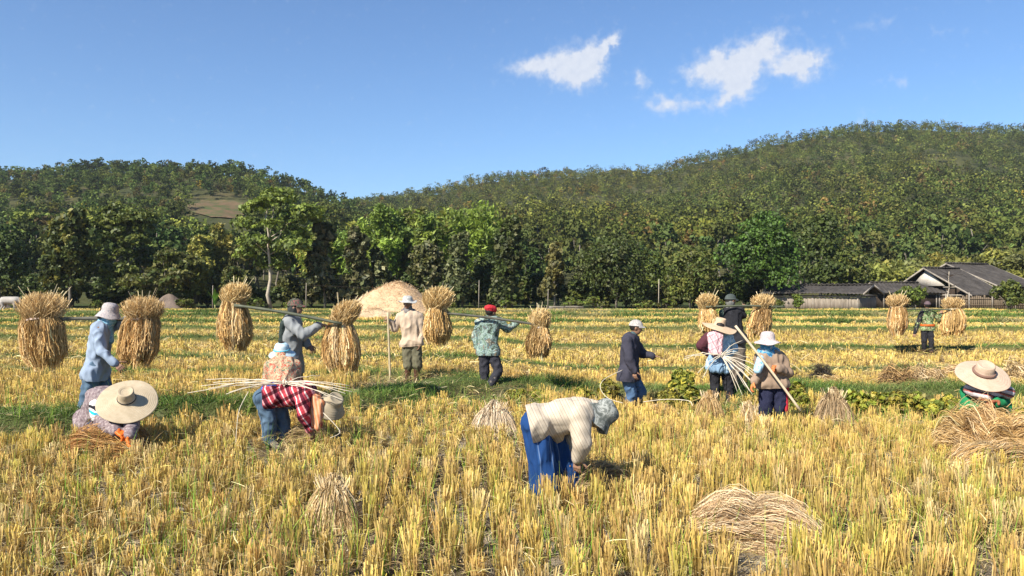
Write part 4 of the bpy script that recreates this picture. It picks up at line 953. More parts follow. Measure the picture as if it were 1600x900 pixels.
lying('upper left sheaf in the crouching worker pile, leaning left', 1524, 645, 8.1, 88, 80, R(-60), 1.5, cols=GRN+PALE[:2], up=.95, z_off=.05)
lying('loose bottom sheaf spread before the crouching worker', 1548, 705, 7.5, 130, 50, R(8), 1.4, cols=PALE+GRN[:2])
def burst(label, px, row, Y, wd, ht, cols, dn=1.0, w=.0042, group='sheaves lying in the stubble', lean=0.0):
    """an untidy armful dropped upright: straw springs from its top and falls outwards"""
    x = (px-800)*Y/F; z = gz(x, Y); k = Y/F; rx = wd*k/2; H = ht*k*1.3; root = empty('rice_sheaf', (x, Y, z), label, 'sheaf', group, rng.uniform(-.3, .3))
    n = int(4200*dn); th = rng.uniform(0, 6.283, n); t = np.linspace(0, 1, 6)[None, :]; q = rng.uniform(.25, 1.08, n)
    R_ = rx*1.05*q[:, None]*(t**.7); wig = rng.normal(0, .22, n)[:, None]*t
    Z = H*(.62+.30*rng.random(n))[:, None]*(1+.35*t-1.35*t**2)*(1.05-.3*q)[:, None]; Z = np.maximum(Z, .008)
    X = R_*np.cos(th[:, None]+wig)+lean*H*(1-t)+rng.normal(0, .006, (n, 6)); Y_ = .75*R_*np.sin(th[:, None]+wig)+rng.normal(0, .006, (n, 6))
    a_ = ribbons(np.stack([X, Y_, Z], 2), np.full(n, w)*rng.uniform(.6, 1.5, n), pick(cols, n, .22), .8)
    random.seed(int(px)); cr = core([(rx*.62, 0.0), (rx*.5, H*.35), (rx*.2, H*.58)], tuple(np.array(cols[0])*.5)); cr[0][:, 1] *= .7
    mm_ = merge([a_, cr]); link('grain_heads', npmesh('grain_heads', mm_[0], mm_[1], M_straw, mm_[2]), root)
    n = int(260*dn); th = rng.uniform(0, 6.283, n); hh = H*rng.uniform(.5, .88, n); q = rng.uniform(0, .55, n); t = np.linspace(0, 1, 3)[None, :]
    b_ = ribbons(np.stack([lean*H+rx*(.15+q[:, None]*t)*np.cos(th)[:, None], rx*(.12+.6*q[:, None]*t)*np.sin(th)[:, None], (hh[:, None])*(.45+.55*t)], 2), np.full(n, w*1.2), pick([(.58, .44, .26), (.46, .33, .18), (.68, .55, .36)], n, .2), .9)
    link('stalks', npmesh('stalks', b_[0], b_[1], M_straw, b_[2]), root); return root
def heap(label, px, Y, wd, ht, n, cols, name='straw_heap', w=.01, group='loose straw heaps in the right field', ln=.3):
    x = (px-800)*Y/F; z = gz(x, Y); k = Y/F; rx = wd*k/2; H = ht*k
    root = empty(name, (x, Y, z), label, 'straw heap', group)
    th = rng.uniform(0, 6.283, n); q = np.sqrt(rng.random(n)); X = rx*q*np.cos(th); Yy_ = rx*.7*q*np.sin(th)
    Z = H*(1-q**2)*rng.uniform(.4, 1.05, n)*(1+.5*vnoise(X, Yy_, 2.5/rx, 5))+.03
    D_ = unit(n)*[1, 1, .45]; c0 = np.stack([X, Yy_, Z], 1); l_ = ln*rng.uniform(.4, 1.2, n)[:, None]
    Pt = np.stack([c0-D_*l_*.5, c0+rng.normal(0, .02, (n, 3))+[0, 0, .04], c0+D_*l_*.5+[0, 0, -.02]], 1); Pt[:, :, 2] = np.maximum(Pt[:, :, 2], .01)
    s_ = ribbons(Pt, np.full(n, w)*rng.uniform(.6, 1.5, n), pick(cols, n, .2), .8)
    random.seed(int(px)); cr = core([(rx*.8, 0.0), (rx*.7, H*.3), (rx*.35, H*.62)], tuple(np.array(cols[0])*.6)); cr[0][:, 1] *= .7
    mm_ = merge([s_, cr]); link('straw', npmesh('straw', mm_[0], mm_[1], M_straw, mm_[2]), root); return root
burst('pale sheaf with cut ends up, alone in the left foreground stubble', 520, 825, 5.85, 92, 76, PALE, 1.2, .0042)
burst('bleached sheaf behind the bending woman blue trousers', 772, 648, 9.5, 78, 50, [(.66, .54, .38), (.58, .45, .29), (.72, .62, .46)], 0.8, .0075)
burst('small golden sheaf at the left boot of the broad straw hat woman', 1108, 625, 12.0, 46, 44, STK, 0.8, .0075)
burst('small golden sheaf left of the brown shirted worker legs', 1170, 645, 10.6, 46, 52, PALE, 0.8, .0075)
burst('half shaded sheaf leaning up right of the long flat pole', 1302, 640, 11.2, 66, 60, [(.50, .38, .23), (.38, .27, .15), (.28, .19, .1)], 0.8, .0075)  # its half shade is painted in: darker straw colours mixed among the tan
DKS = [(.22, .14, .07), (.32, .2, .09), (.4, .26, .12)]
heap('dark brown straw heap left of the other loose heaps, behind the green weeds', 1402, 15.4, 62, 40, 1300, DKS+GRN[:1])
heap('low pale straw heap right of the dark brown one', 1448, 15.8, 66, 36, 1200, PALE)
heap('flat straw scatter behind the crouching worker hat', 1500, 17.2, 70, 22, 900, PALE+GRN)
heap('pale tall straw heap at the right edge behind the hat', 1592, 16.0, 60, 46, 1300, PALE)
heap('small straw heap right of the crouching worker hat', 1580, 14.5, 34, 24, 600, PALE+GRN)
heap('small nearly black straw tuft in the right middle field', 1285, 17.0, 30, 26, 700, [(.04, .035, .03), (.10, .08, .05)], 'dark_tuft')  # very dark straw colours
heap('low tan straw heap in front of the nearly black tuft', 1294, 16.0, 40, 16, 600, PALE+GRN)
# ------------------------------------------------------------------ people
def capsule(bm, p0, p1, r0, r1, n=14, m=4):
    p0, p1 = Vector(p0), Vector(p1); d = p1-p0
    if d.length < 1e-4: d = Vector((0, 0, 1e-3)); p1 = p0+d
    q = d.to_track_quat('Z', 'Y'); ln = d.length; prof = []
    for i in range(1, m+1): a_ = -math.pi/2+math.pi/2*i/m; prof.append((r0*math.cos(a_), r0*math.sin(a_)))
    for i in range(0, m): a_ = math.pi/2*i/m; prof.append((r1*math.cos(a_), ln+r1*math.sin(a_)))
    rings = []
    for r, z in prof: rings.append([bm.verts.new(p0+q@Vector((r*math.cos(6.28318*k/n), r*math.sin(6.28318*k/n), z))) for k in range(n)])
    b_ = bm.verts.new(p0+q@Vector((0, 0, -r0))); t_ = bm.verts.new(p0+q@Vector((0, 0, ln+r1)))
    for a_, c_ in zip(rings, rings[1:]):
        for k in range(n): bm.faces.new((a_[k], a_[(k+1) % n], c_[(k+1) % n], c_[k]))
    for k in range(n): bm.faces.new((rings[0][(k+1) % n], rings[0][k], b_)); bm.faces.new((rings[-1][k], rings[-1][(k+1) % n], t_))
def ellipsoid(bm, c, rad, f=Vector((0, -1, 0)), u=Vector((0, 0, 1)), n=16, m=10):
    f = Vector(f).normalized(); s = f.cross(u).normalized(); u = s.cross(f); c = Vector(c)   # rad = (side, front, up)
    rings = []
    for i in range(1, m):
        a_ = math.pi*i/m; rings.append([bm.verts.new(c+s*rad[0]*math.sin(a_)*math.cos(6.28318*k/n)+f*rad[1]*math.sin(a_)*math.sin(6.28318*k/n)+u*rad[2]*math.cos(a_)) for k in range(n)])
    t_ = bm.verts.new(c+u*rad[2]); b_ = bm.verts.new(c-u*rad[2])
    for a_, d_ in zip(rings, rings[1:]):
        for k in range(n): bm.faces.new((a_[(k+1) % n], a_[k], d_[k], d_[(k+1) % n]))
    for k in range(n): bm.faces.new((rings[0][k], rings[0][(k+1) % n], t_)); bm.faces.new((rings[-1][(k+1) % n], rings[-1][k], b_))
def voxmesh(name, bm, vox=0.011, smooth=5, fac=0.5):
    """one continuous skin over everything in bm"""
    bmesh.ops.recalc_face_normals(bm, faces=bm.faces)
    me = bpy.data.meshes.new('tmp'); bm.to_mesh(me); bm.free()
    o = bpy.data.objects.new('tmp', me); COL.objects.link(o)
    r_ = o.modifiers.new('r', 'REMESH'); r_.mode = 'VOXEL'; r_.voxel_size = vox; r_.use_smooth_shade = True
    s_ = o.modifiers.new('s', 'SMOOTH'); s_.iterations = smooth; s_.factor = fac
    dg = bpy.context.evaluated_depsgraph_get(); out_ = bpy.data.meshes.new_from_object(o.evaluated_get(dg)); out_.name = name
    bpy.data.objects.remove(o); bpy.data.meshes.remove(me)
    return out_
def wrinkle(me, amp=0.008, sc=(16, 16, 6), seed=0, axis=None):
    n = len(me.vertices); co = np.empty(n*3, np.float32); me.vertices.foreach_get('co', co); co = co.reshape(-1, 3)
    no = np.empty(n*3, np.float32); me.vertex_normals.foreach_get('vector', no); no = no.reshape(-1, 3)
    off = np.array([seed*3.1, seed*1.7, seed*.9])
    d = np.array([(1-abs(mnoise.noise(Vector((p[0]*sc[0], p[1]*sc[1], p[2]*sc[2]))+Vector(off)))*2.6)+.5*mnoise.noise(Vector((p[0]*sc[0]*2.3, p[1]*sc[1]*2.3, p[2]*sc[2]*2.3))) for p in co])
    co += no*(d*amp)[:, None].astype(np.float32); me.vertices.foreach_set('co', co.ravel()); me.update()
    return me
def addmesh(me, other):
    b = bmesh.new(); b.from_mesh(me); b.from_mesh(other)
    for f in b.faces: f.smooth = True
    b.to_mesh(me); b.free(); return me
def hand(c, d, pn, curl=0.6, grow=0.0, sgn=1):
    """hand with palm and five fingers. c wrist, d pointing direction, pn palm normal; curl 0..1.4 bends fingers towards pn"""
    bm = bmesh.new(); c = Vector(c); d = Vector(d).normalized(); pn = Vector(pn); pn = (pn-d*pn.dot(d)).normalized(); s = d.cross(pn).normalized()*sgn; g_ = grow
    capsule(bm, c-d*.02, c+d*.01, .025+g_, .025+g_, 10)
    for k in (-1.5, -.5, .5, 1.5): capsule(bm, c+d*.005+s*k*.012, c+d*.075+s*k*.019, .016+g_, .0125+g_, 8, 3)
    for k, ln in ((-1.5, .062), (-.5, .073), (.5, .078), (1.5, .070)):
        p = c+d*.078+s*k*.0205; a_ = 0
        for j, fr in enumerate((.45, .31, .24)):
            a_ += curl*(.5 if j == 0 else .75); q = p+(d*math.cos(a_)+pn*math.sin(a_)+s*k*.05)*ln*fr; capsule(bm, p, q, .0088-.0009*j+g_, .008-.0009*j+g_, 8, 2); p = q
    p = c+d*.015+s*.030; dd = (d*.55+s*.8+pn*.25).normalized()
    for j, ln in enumerate((.038, .03, .025)):
        q = p+dd*ln; capsule(bm, p, q, .0115-.001*j+g_, .0105-.001*j+g_, 8, 2); p = q; dd = (dd+(pn*.7+d*.5-s*.3)*curl*.7).normalized()
    return voxmesh('hand', bm, .0042, 2, .4)

def clothmat(name, c, c2=None, scale=12, rough=.9, bmp=.25):
    c2 = c2 or tuple(x*.72 for x in c); return noisy(name, c2, c, scale, rough, bmp, 90, .004, .15)
def plaid(name, cs, sc=9.0):
    m, t, b = material(name, .9, .15); co = t.nodes.new('ShaderNodeTexCoord'); sp = t.nodes.new('ShaderNodeSeparateXYZ'); t.links.new(co.outputs['Object'], sp.inputs[0])
    def wv(a1, a2, k1, k2, per):
        x = t.nodes.new('ShaderNodeMath'); x.operation = 'MULTIPLY'; t.links.new(sp.outputs[a1], x.inputs[0]); x.inputs[1].default_value = k1*per
        y = t.nodes.new('ShaderNodeMath'); y.operation = 'MULTIPLY_ADD'; t.links.new(sp.outputs[a2], y.inputs[0]); y.inputs[1].default_value = k2*per; t.links.new(x.outputs[0], y.inputs[2])
        f = t.nodes.new('ShaderNodeMath'); f.operation = 'FRACT'; t.links.new(y.outputs[0], f.inputs[0]); return f.outputs[0]
    r1 = ramp(t, wv(0, 2, .9, .45, sc), cs[0], 'CONSTANT'); r2 = ramp(t, wv(0, 2, -.45, .9, sc), cs[1], 'CONSTANT')
    mx_ = t.nodes.new('ShaderNodeMix'); mx_.data_type = 'RGBA'; mx_.blend_type = 'MULTIPLY'; mx_.inputs[0].default_value = 1; t.links.new(r1, mx_.inputs[6]); t.links.new(r2, mx_.inputs[7]); t.links.new(mx_.outputs[2], b.inputs['Base Color'])
    return m
def patches(name, stops, scale=9, dist=1.5, detail=2):
    m, t, b = material(name, .9, .15); t.links.new(ramp(t, tnoise(t, scale, detail, .5, None, dist), stops, 'CONSTANT'), b.inputs['Base Color']); bump(t, b, tnoise(t, 70, 2), .25, .004); return m
def stripes(name, stops, per, d=(0, 0, 1), dist=.15):
    m, t, b = material(name, .9, .15); co = t.nodes.new('ShaderNodeTexCoord'); dp = t.nodes.new('ShaderNodeVectorMath'); dp.operation = 'DOT_PRODUCT'; t.links.new(co.outputs['Object'], dp.inputs[0]); dp.inputs[1].default_value = [x*per for x in d]
    ad = t.nodes.new('ShaderNodeMath'); ad.operation = 'MULTIPLY_ADD'; t.links.new(tnoise(t, 6, 2), ad.inputs[0]); ad.inputs[1].default_value = dist*4; t.links.new(dp.outputs['Value'], ad.inputs[2])
    f = t.nodes.new('ShaderNodeMath'); f.operation = 'FRACT'; t.links.new(ad.outputs[0], f.inputs[0]); t.links.new(ramp(t, f.outputs[0], stops, 'CONSTANT'), b.inputs['Base Color']); return m
SKIN = noisy('skin', (.20, .105, .065), (.29, .165, .105), 14, .6, .1, 120, .001, .35)
HAIR = noisy('hair', (.012, .01, .009), (.03, .025, .022), 40, .6, .2)
EYE = noisy('eye_dark', (.01, .008, .007), (.02, .015, .013), 10, .3, 0, spec=.5)
EYEW = noisy('eye_white', (.55, .5, .46), (.6, .56, .52), 10, .4, 0)
LIP = noisy('lips', (.20, .075, .06), (.24, .1, .08), 10, .5, 0)
def strawmat(name, c1, c2, freq=60):
    m, t, b = material(name, .8, .2); co = t.nodes.new('ShaderNodeTexCoord'); ln_ = t.nodes.new('ShaderNodeVectorMath'); ln_.operation = 'LENGTH'; sp = t.nodes.new('ShaderNodeSeparateXYZ'); t.links.new(co.outputs['Object'], sp.inputs[0])
    cb = t.nodes.new('ShaderNodeCombineXYZ'); t.links.new(sp.outputs[0], cb.inputs[0]); t.links.new(sp.outputs[1], cb.inputs[1]); t.links.new(cb.outputs[0], ln_.inputs[0])
    mu = t.nodes.new('ShaderNodeMath'); mu.operation = 'MULTIPLY'; mu.inputs[1].default_value = freq*6.283; t.links.new(ln_.outputs['Value'], mu.inputs[0]); sn = t.nodes.new('ShaderNodeMath'); sn.operation = 'SINE'; t.links.new(mu.outputs[0], sn.inputs[0])
    t.links.new(ramp(t, tnoise(t, 11, 6, .75), [(.3, c1), (.7, c2)]), b.inputs['Base Color']); bump(t, b, sn.outputs[0], .3, .002); return m

def lathe_hat(prof, n=56, wave=0.0, wn=3, droop=0.0, seed=0, th=.006, sq=1.0):
    """prof (r,z) from crown top centre out to the brim edge; closed shell with thickness"""
    V, Fc = [], []; k = len(prof); R0 = prof[-1][0]
    for lay in (0, 1):
        for (r, z) in prof:
            for i in range(n):
                a_ = 6.28318*i/n; f_ = (r/R0)**3; zz = z-lay*th+wave*f_*math.sin(wn*a_+seed)+wave*.5*f_*math.sin((wn+2)*a_+seed*2)-droop*f_*abs(math.sin(a_))
                rr = max(r-lay*th*(.8 if r < R0*.6 else 0.0), .001)
                V.append((rr*math.cos(a_), rr*math.sin(a_)*sq, zz))
    K = k*n
    for j in range(k-1):
        for i in range(n):
            a_, b_ = j*n+i, j*n+(i+1) % n; Fc.append((a_, a_+n, b_+n, b_)); Fc.append((K+a_, K+b_, K+b_+n, K+a_+n))
    for i in range(n): a_, b_ = (k-1)*n+i, (k-1)*n+(i+1) % n; Fc.append((a_, K+a_, K+b_, b_))
    return np.array(V), np.array(Fc)
WIDE = lambda Rb, rc=.085, hc=.11, slope=.05: [(.001, hc*.86), (rc*.45, hc*.84), (rc*.72, hc*.90), (rc*.9, hc*.98), (rc, hc*.92), (rc*1.03, hc*.5), (rc*1.12, .012), (rc*1.25, 0)]+[(rc*1.25+(Rb-rc*1.25)*t_, -slope*t_**1.1) for t_ in (.15, .3, .45, .6, .75, .9, .97, 1.0)]
SUNHAT = lambda Rb=.19, rc=.10, hc=.105, slope=.06: [(.001, hc), (rc*.5, hc*.97), (rc*.82, hc*.83), (rc*.97, hc*.55), (rc*1.02, hc*.2), (rc*1.05, 0)]+[(rc*1.05+(Rb-rc*1.05)*t_, -slope*t_) for t_ in (.3, .6, .85, 1.0)]
def quat_up(u, f=None):
    u = Vector(u).normalized(); f = Vector(f) if f is not None else Vector((0, -1, 0)); f = (f-u*f.dot(u)).normalized(); s = f.cross(u).normalized()
    return Matrix((-s, -f, u)).transposed().to_quaternion()      # local -Y is the wearer's front
def hat_obj(name, root, c, u, f, VF, mat, sub=None):
    me = npmesh(name, VF[0], VF[1], mat, None, True); o = link(name, me, root); o.location = c; o.rotation_mode = 'QUATERNION'; o.rotation_quaternion = quat_up(u, f); return o
def cap_obj(root, c, u, f, mat, vl=.075, name='cap'):
    bm = bmesh.new(); ellipsoid(bm, (0, .008, 0.0), (.094, .116, .104)); 
    bmesh.ops.bisect_plane(bm, geom=bm.verts[:]+bm.edges[:]+bm.faces[:], plane_co=(0, 0, .0), plane_no=(0, 0, -1), clear_outer=True)
    bmesh.ops.holes_fill(bm, edges=bm.edges[:])
    me = bpy.data.meshes.new(name); bm.to_mesh(me); bm.free()
    for p in me.polygons: p.use_smooth = True
    me.materials.append(mat); o = link(name, me, root); o.location = c; o.rotation_mode = 'QUATERNION'; o.rotation_quaternion = quat_up(u, f)
    V, Fc = [], []; n = 13
    for lay in (0, 1):
        for j in range(4):
            for i in range(n):
                a_ = math.pi*(1.12+.76*i/(n-1)); ext = vl*j/3*math.sin(math.pi*(.1+.8*i/(n-1))); V.append((.088*math.cos(a_)*(1+.02*j), (.100+ext)*math.sin(a_), .004-.018*(j/3)-lay*.006-.012*abs(math.cos(a_))*j/3))
    for j in range(3):
        for i in range(n-1): a_ = j*n+i; K = 4*n; Fc += [(a_, a_+1, a_+n+1, a_+n), (K+a_, K+a_+n, K+a_+n+1, K+a_+1)]
    for i in range(n-1): a_ = 3*n+i; Fc.append((a_, a_+1, 4*n+a_+1, 4*n+a_))
    link('visor', npmesh('visor', np.array(V), np.array(Fc), mat, None, True), o)
    return o

def person(label, Y0, ground_px, J, face, up, clothes, gp=None, headc=True, group=None):
    """J: joint -> (px, py, depth offset). Bodies are built round the root, which stands on the ground under the pelvis"""
    gxw = (ground_px[0]-800)*Y0/F; gzz = CAM_H+(450-ground_px[1])*Y0/F
    root = empty('person', (gxw, Y0, gzz), label, 'person', group); O = Vector((gxw, Y0, gzz))
    j = {k: P(v[0], v[1], Y0+v[2])-O for k, v in J.items() if k[:2] not in ('cu', 'pn', 'hd', 'sg') and k != 'showface'}
    face = Vector(face).normalized(); up = Vector(up).normalized(); side = face.cross(up).normalized(); up = side.cross(face)
    j['face'], j['up'], j['side'] = face, up, side
    # body
    bm = bmesh.new(); h = j['head']
    ellipsoid(bm, h+up*.02-face*.008, (.074, .092, .098), face, up); ellipsoid(bm, h-up*.045+face*.022, (.056, .066, .070), face, up)
    capsule(bm, h-up*.012+face*.090, h-up*.030+face*.100, .010, .014, 8, 3)
    for s_ in (-1, 1): ellipsoid(bm, h+side*s_*.076-face*.005-up*.01, (.012, .018, .030), face, up, 10, 6); capsule(bm, h+face*.082+up*.018+side*s_*.03, h+face*.086+up*.016+side*s_*.014, .011, .011, 8, 3)
    nk = j['neck']; capsule(bm, h-up*.06-face*.01, nk, .047, .052)
    sl, sr, hl, hr = j['shL'], j['shR'], j['hipL'], j['hipR']; mid = (hl+hr)/2; ms = (sl+sr)/2; wst = ms.lerp(mid, .62)
    capsule(bm, sl, sr, .052, .052); capsule(bm, nk, ms, .05, .08)
    capsule(bm, ms.lerp(sl, .45), wst.lerp(hl, .35), .092, .085); capsule(bm, ms.lerp(sr, .45), wst.lerp(hr, .35), .092, .085); capsule(bm, wst.lerp(hl, .4), hl, .085, .088); capsule(bm, wst.lerp(hr, .4), hr, .085, .088); capsule(bm, hl, hr, .09, .09)
    for s_ in 'LR':
        capsule(bm, j['sh'+s_], j['el'+s_], .048, .038); capsule(bm, j['el'+s_], j['ha'+s_], .037, .026)
        capsule(bm, j['hip'+s_], j['kn'+s_], .082, .055); capsule(bm, j['kn'+s_], j['an'+s_], .052, .034); capsule(bm, j['kn'+s_].lerp(j['an'+s_], .25), j['kn'+s_].lerp(j['an'+s_], .45), .054, .05)
        to = j.get('to'+s_, j['an'+s_]+(face-Vector((0, 0, face.z))).normalized()*.14-Vector((0, 0, .03))) if (abs(face.x)+abs(face.y)) > .2 else j['an'+s_]+Vector((.12, 0, -.03))
        j['to'+s_] = to; capsule(bm, j['an'+s_], to, .034, .028)
    me = voxmesh('body', bm, .0115, 3)
    gl = clothes.get('gloves')
    for s_ in 'LR':
        d = (j['ha'+s_]-j['el'+s_]).normalized(); hd = J.get('hd'+s_); d = Vector(hd).normalized() if hd else d
        pn = Vector(J.get('pn'+s_, (0, .3, -1))); cu = J.get('cu'+s_, (.6,))[0]; sg = J.get('sg'+s_, (1,))[0]
        hm = hand(j['ha'+s_], d, pn, cu, 0, sg); addmesh(me, hm); bpy.data.meshes.remove(hm)
        if gl:
            gm = hand(j['ha'+s_], d, pn, cu, .004, sg); b2 = bmesh.new(); fa = j['ha'+s_]; capsule(b2, fa.lerp(j['el'+s_], .65), fa, .052, .034); cuff = voxmesh('cuff', b2, .008, 2); addmesh(gm, cuff); gm.name = 'glove'
            wrinkle(gm, .002, (30, 30, 20)); gm.materials.clear(); gm.materials.append(gl); link('glove', gm, root)
    me.materials.clear(); me.materials.append(SKIN); link('body', me, root)
    if J.get('showface'):
        for s_ in (-1, 1):
            b2 = bmesh.new(); ellipsoid(b2, h+face*.080+up*.005+side*s_*.031, (.0135, .010, .008), face, up, 10, 6); me2 = bpy.data.meshes.new('eye'); b2.to_mesh(me2); b2.free(); e_ = link('eye', me2, root, EYEW)
            b2 = bmesh.new(); ellipsoid(b2, h+face*.087+up*.005+side*s_*.031, (.006, .005, .006), face, up, 8, 6); me2 = bpy.data.meshes.new('pupil'); b2.to_mesh(me2); b2.free(); link('pupil', me2, e_, EYE)
        b2 = bmesh.new(); ellipsoid(b2, h+face*.084-up*.064, (.024, .010, .007), face, up, 10, 6); me2 = bpy.data.meshes.new('mouth'); b2.to_mesh(me2); b2.free(); link('mouth', me2, root, LIP)
    if clothes.get('hair', True):
        b2 = bmesh.new(); ellipsoid(b2, h+up*.03-face*.022, (.083, .092, .098), face, up); b2_ = voxmesh('hair', b2, .009, 2); wrinkle(b2_, .003, (60, 60, 20)); b2_.materials.clear(); b2_.materials.append(HAIR); link('hair', b2_, root)
    # clothes
    sg = clothes.get('shirt')
    if sg:
        mt, loose, hem, slv = sg['mat'], sg.get('loose', .018), sg.get('hem', .10), sg.get('sleeve', .95)
        bm = bmesh.new(); capsule(bm, sl, sr, .055+loose, .055+loose); capsule(bm, nk.lerp(ms, .2), ms, .062, .09+loose)
        dn = (mid-ms).normalized()
        for a_, b_ in ((sl, hl), (sr, hr)):
            w_ = wst.lerp(b_, .40); capsule(bm, ms.lerp(a_, .5), w_, .098+loose*.8, .104+loose); capsule(bm, w_, b_+dn*hem*.4, .104+loose, .112+loose*1.3); capsule(bm, b_, b_+dn*hem, .115+loose*1.2, .112+loose*1.6)
        capsule(bm, ms, mid, .11+loose, .11+loose)
        capsule(bm, hl+dn*hem, hr+dn*hem, .11+loose*1.5, .11+loose*1.5)
        for s_ in 'LR':
            capsule(bm, j['sh'+s_], j['el'+s_], .055+loose*.8, .048+loose); 
            if slv > 0: capsule(bm, j['el'+s_], j['el'+s_].lerp(j['ha'+s_], slv), .046+loose, .036+loose*.75)
        for ex in sg.get('extra', []): capsule(bm, P(*ex[0])-O, P(*ex[1])-O, ex[2], ex[3])
        m_ = voxmesh('shirt', bm, .012, 7)
        # cut the hem flat
        b2 = bmesh.new(); b2.from_mesh(m_); cutc = mid+dn*(hem+.045)
        bmesh.ops.bisect_plane(b2, geom=b2.verts[:]+b2.edges[:]+b2.faces[:], plane_co=cutc, plane_no=dn, clear_outer=True) if not sg.get('nocut') else None
        b2.to_mesh(m_); b2.free()
        wrinkle(m_, sg.get('wr', .009)*1.5, sg.get('ws', (9, 9, 5.5)), int(ground_px[0]) % 17); m_.materials.clear(); m_.materials.append(mt); link(sg.get('name', 'shirt'), m_, root)
    tg = clothes.get('trousers')
    if tg:
        mt, lo, ln = tg['mat'], tg.get('loose', .014), tg.get('len', .93)
        bm = bmesh.new(); lt = min(lo, .012); capsule(bm, hl, hr, .098+lt, .098+lt)
        u_ = (ms-mid).normalized()*tg.get('rise', .08); capsule(bm, hl, hl+u_, .096+lt, .088); capsule(bm, hr, hr+u_, .096+lt, .088)
        for s_ in 'LR':
            capsule(bm, j['hip'+s_], j['kn'+s_], .090+lt, .064+lo); capsule(bm, j['kn'+s_], j['kn'+s_].lerp(j['an'+s_], ln), .062+lo, tg.get('cuff', .045)+lo)
        m_ = voxmesh('trousers', bm, .012, 6); wrinkle(m_, tg.get('wr', .008)*1.3, tg.get('ws', (14, 14, 9)), int(ground_px[1]) % 13); m_.materials.clear(); m_.materials.append(mt); link(tg.get('name', 'trousers'), m_, root)
    sh = clothes.get('shoes')
    if sh:
        for s_ in 'LR':
            bm = bmesh.new(); an, to = j['an'+s_], j['to'+s_]; hgt = sh.get('h', 0.0)
            capsule(bm, an-(to-an)*.25, to, .044, .040); capsule(bm, an-(to-an)*.1, to+(to-an)*.15, .038, .034)
            if hgt: capsule(bm, an, an.lerp(j['kn'+s_], hgt), .046, .066)
            m_ = voxmesh('boot', bm, .010, 3); wrinkle(m_, .003, (20, 20, 14)); m_.materials.clear(); m_.materials.append(sh['mat']); link('boot' if hgt else 'shoe', m_, root)
    return root, j
def cloth(root, name, caps, mat, O, vox=.011, sm=5, wr=.006, ws=(18, 18, 9), seed=1):
    bm = bmesh.new()
    for c in caps:
        if c[0] == 'E': ellipsoid(bm, c[1], c[2], c[3], c[4])
        else: capsule(bm, c[0], c[1], c[2], c[3])
    m_ = voxmesh(name, bm, vox, sm); wrinkle(m_, wr, ws, seed); m_.materials.clear(); m_.materials.append(mat); return link(name, m_, root)
def loc(root, px, py, Y): return P(px, py, Y)-root.location
def pole(label, a, b, r, mat, knots=True, name='carrying_pole', cat='pole'):
    a, b = Vector(a), Vector(b); o_ = a; n = 13; pts = [a.lerp(b, i/(n-1))-o_ for i in range(n)]; rad = [r*(1.0+(.14 if knots and i % 3 == 0 else 0)) for i in range(n)]
    for i, p in enumerate(pts): p.z -= .02*math.sin(math.pi*i/(n-1))*-1
    V, Fc = tube_mesh([(pts, rad)], 10); o = link(name, npmesh(name, V, Fc, mat, None, True)); o.location = o_; return tag(o, label, cat)
M_bpole = noisy('green_bamboo_pole', (.055, .065, .045), (.11, .115, .075), 4, .5, .2, 20, .01)
M_dpole = noisy('dark_pole', (.05, .05, .04), (.12, .115, .09), 5, .7, .3, 30, .01)
M_lpole = noisy('pale_stick', (.42, .34, .21), (.6, .5, .34), 5, .7, .3, 30, .01)
M_boot_d = noisy('dark_boot', (.018, .017, .018), (.05, .048, .05), 9, .45, .1); M_boot_b = noisy('brown_rubber_boot', (.055, .025, .018), (.10, .05, .035), 6, .4, .1)
M_boot_g = noisy('muddy_grey_boot', (.075, .065, .06), (.15, .13, .115), 9, .7, .3)
DEN = clothmat('denim', (.10, .155, .22), (.05, .085, .135), 6); DEN2 = clothmat('blue_jeans', (.09, .16, .27), (.045, .085, .16), 7)
BLK = clothmat('black_cotton', (.028, .028, .034), (.014, .014, .017), 6)
EE = lambda c, r, f, u: ('E', c, r, f, u)
STRAWH = strawmat('pandan_hat', (.34, .27, .18), (.46, .38, .27)); STRAWH2 = strawmat('brown_straw_hat', (.44, .31, .20), (.58, .43, .29)); STRAWH3 = strawmat('woven_grey_hat', (.27, .22, .15), (.38, .32, .23))

# 1 -- carrier in the pale blue shirt, walking right
blue = clothmat('pale_blue_shirt', (.27, .33, .42), (.20, .25, .34), 5)
J = dict(head=(171, 491, .03), neck=(163, 507, .03), shL=(166, 513, .20), shR=(153, 516, -.12), elL=(186, 507, .18), haL=(203, 498, .04), elR=(160, 551, -.20), haR=(180, 568, -.22),
         hipL=(155, 582, .12), hipR=(145, 583, -.08), knL=(170, 622, .10), anL=(172, 662, .14), knR=(136, 626, -.06), anR=(124, 660, -.04), toR=(136, 668, -.04), toL=(187, 667, .12), cuL=(1.2,), pnL=(0, 0, -1), hdL=(1, -.1, 0), cuR=(.5,), pnR=(-.3, 1, -.2))
r1, j1 = person('person in pale blue shirt, face scarf and bucket hat walking under a carrying pole', 9.9, (145, 672), J, (1, .15, -.12), (0.05, 0, 1),
    dict(shirt=dict(mat=blue, loose=.012, hem=.04, wr=.010, ws=(11, 11, 6)), trousers=dict(mat=DEN, loose=.02, cuff=.05), shoes=dict(mat=M_boot_g)))
h, f, u, s = j1['head'], j1['face'], j1['up'], j1['side']
aq = patches('aqua_scarf', [(0, (.16, .36, .50)), (.5, (.28, .50, .62)), (.62, (.42, .52, .62))], 14)
cloth(r1, 'scarf', [EE(h-u*.03+f*.012, (.088, .098, .098), f, u), (h-u*.09, j1['neck']-u*.01, .082, .10), (j1['neck']+f*.05-u*.03, j1['neck']+f*.10-u*.20, .055, .035)], aq, 0)
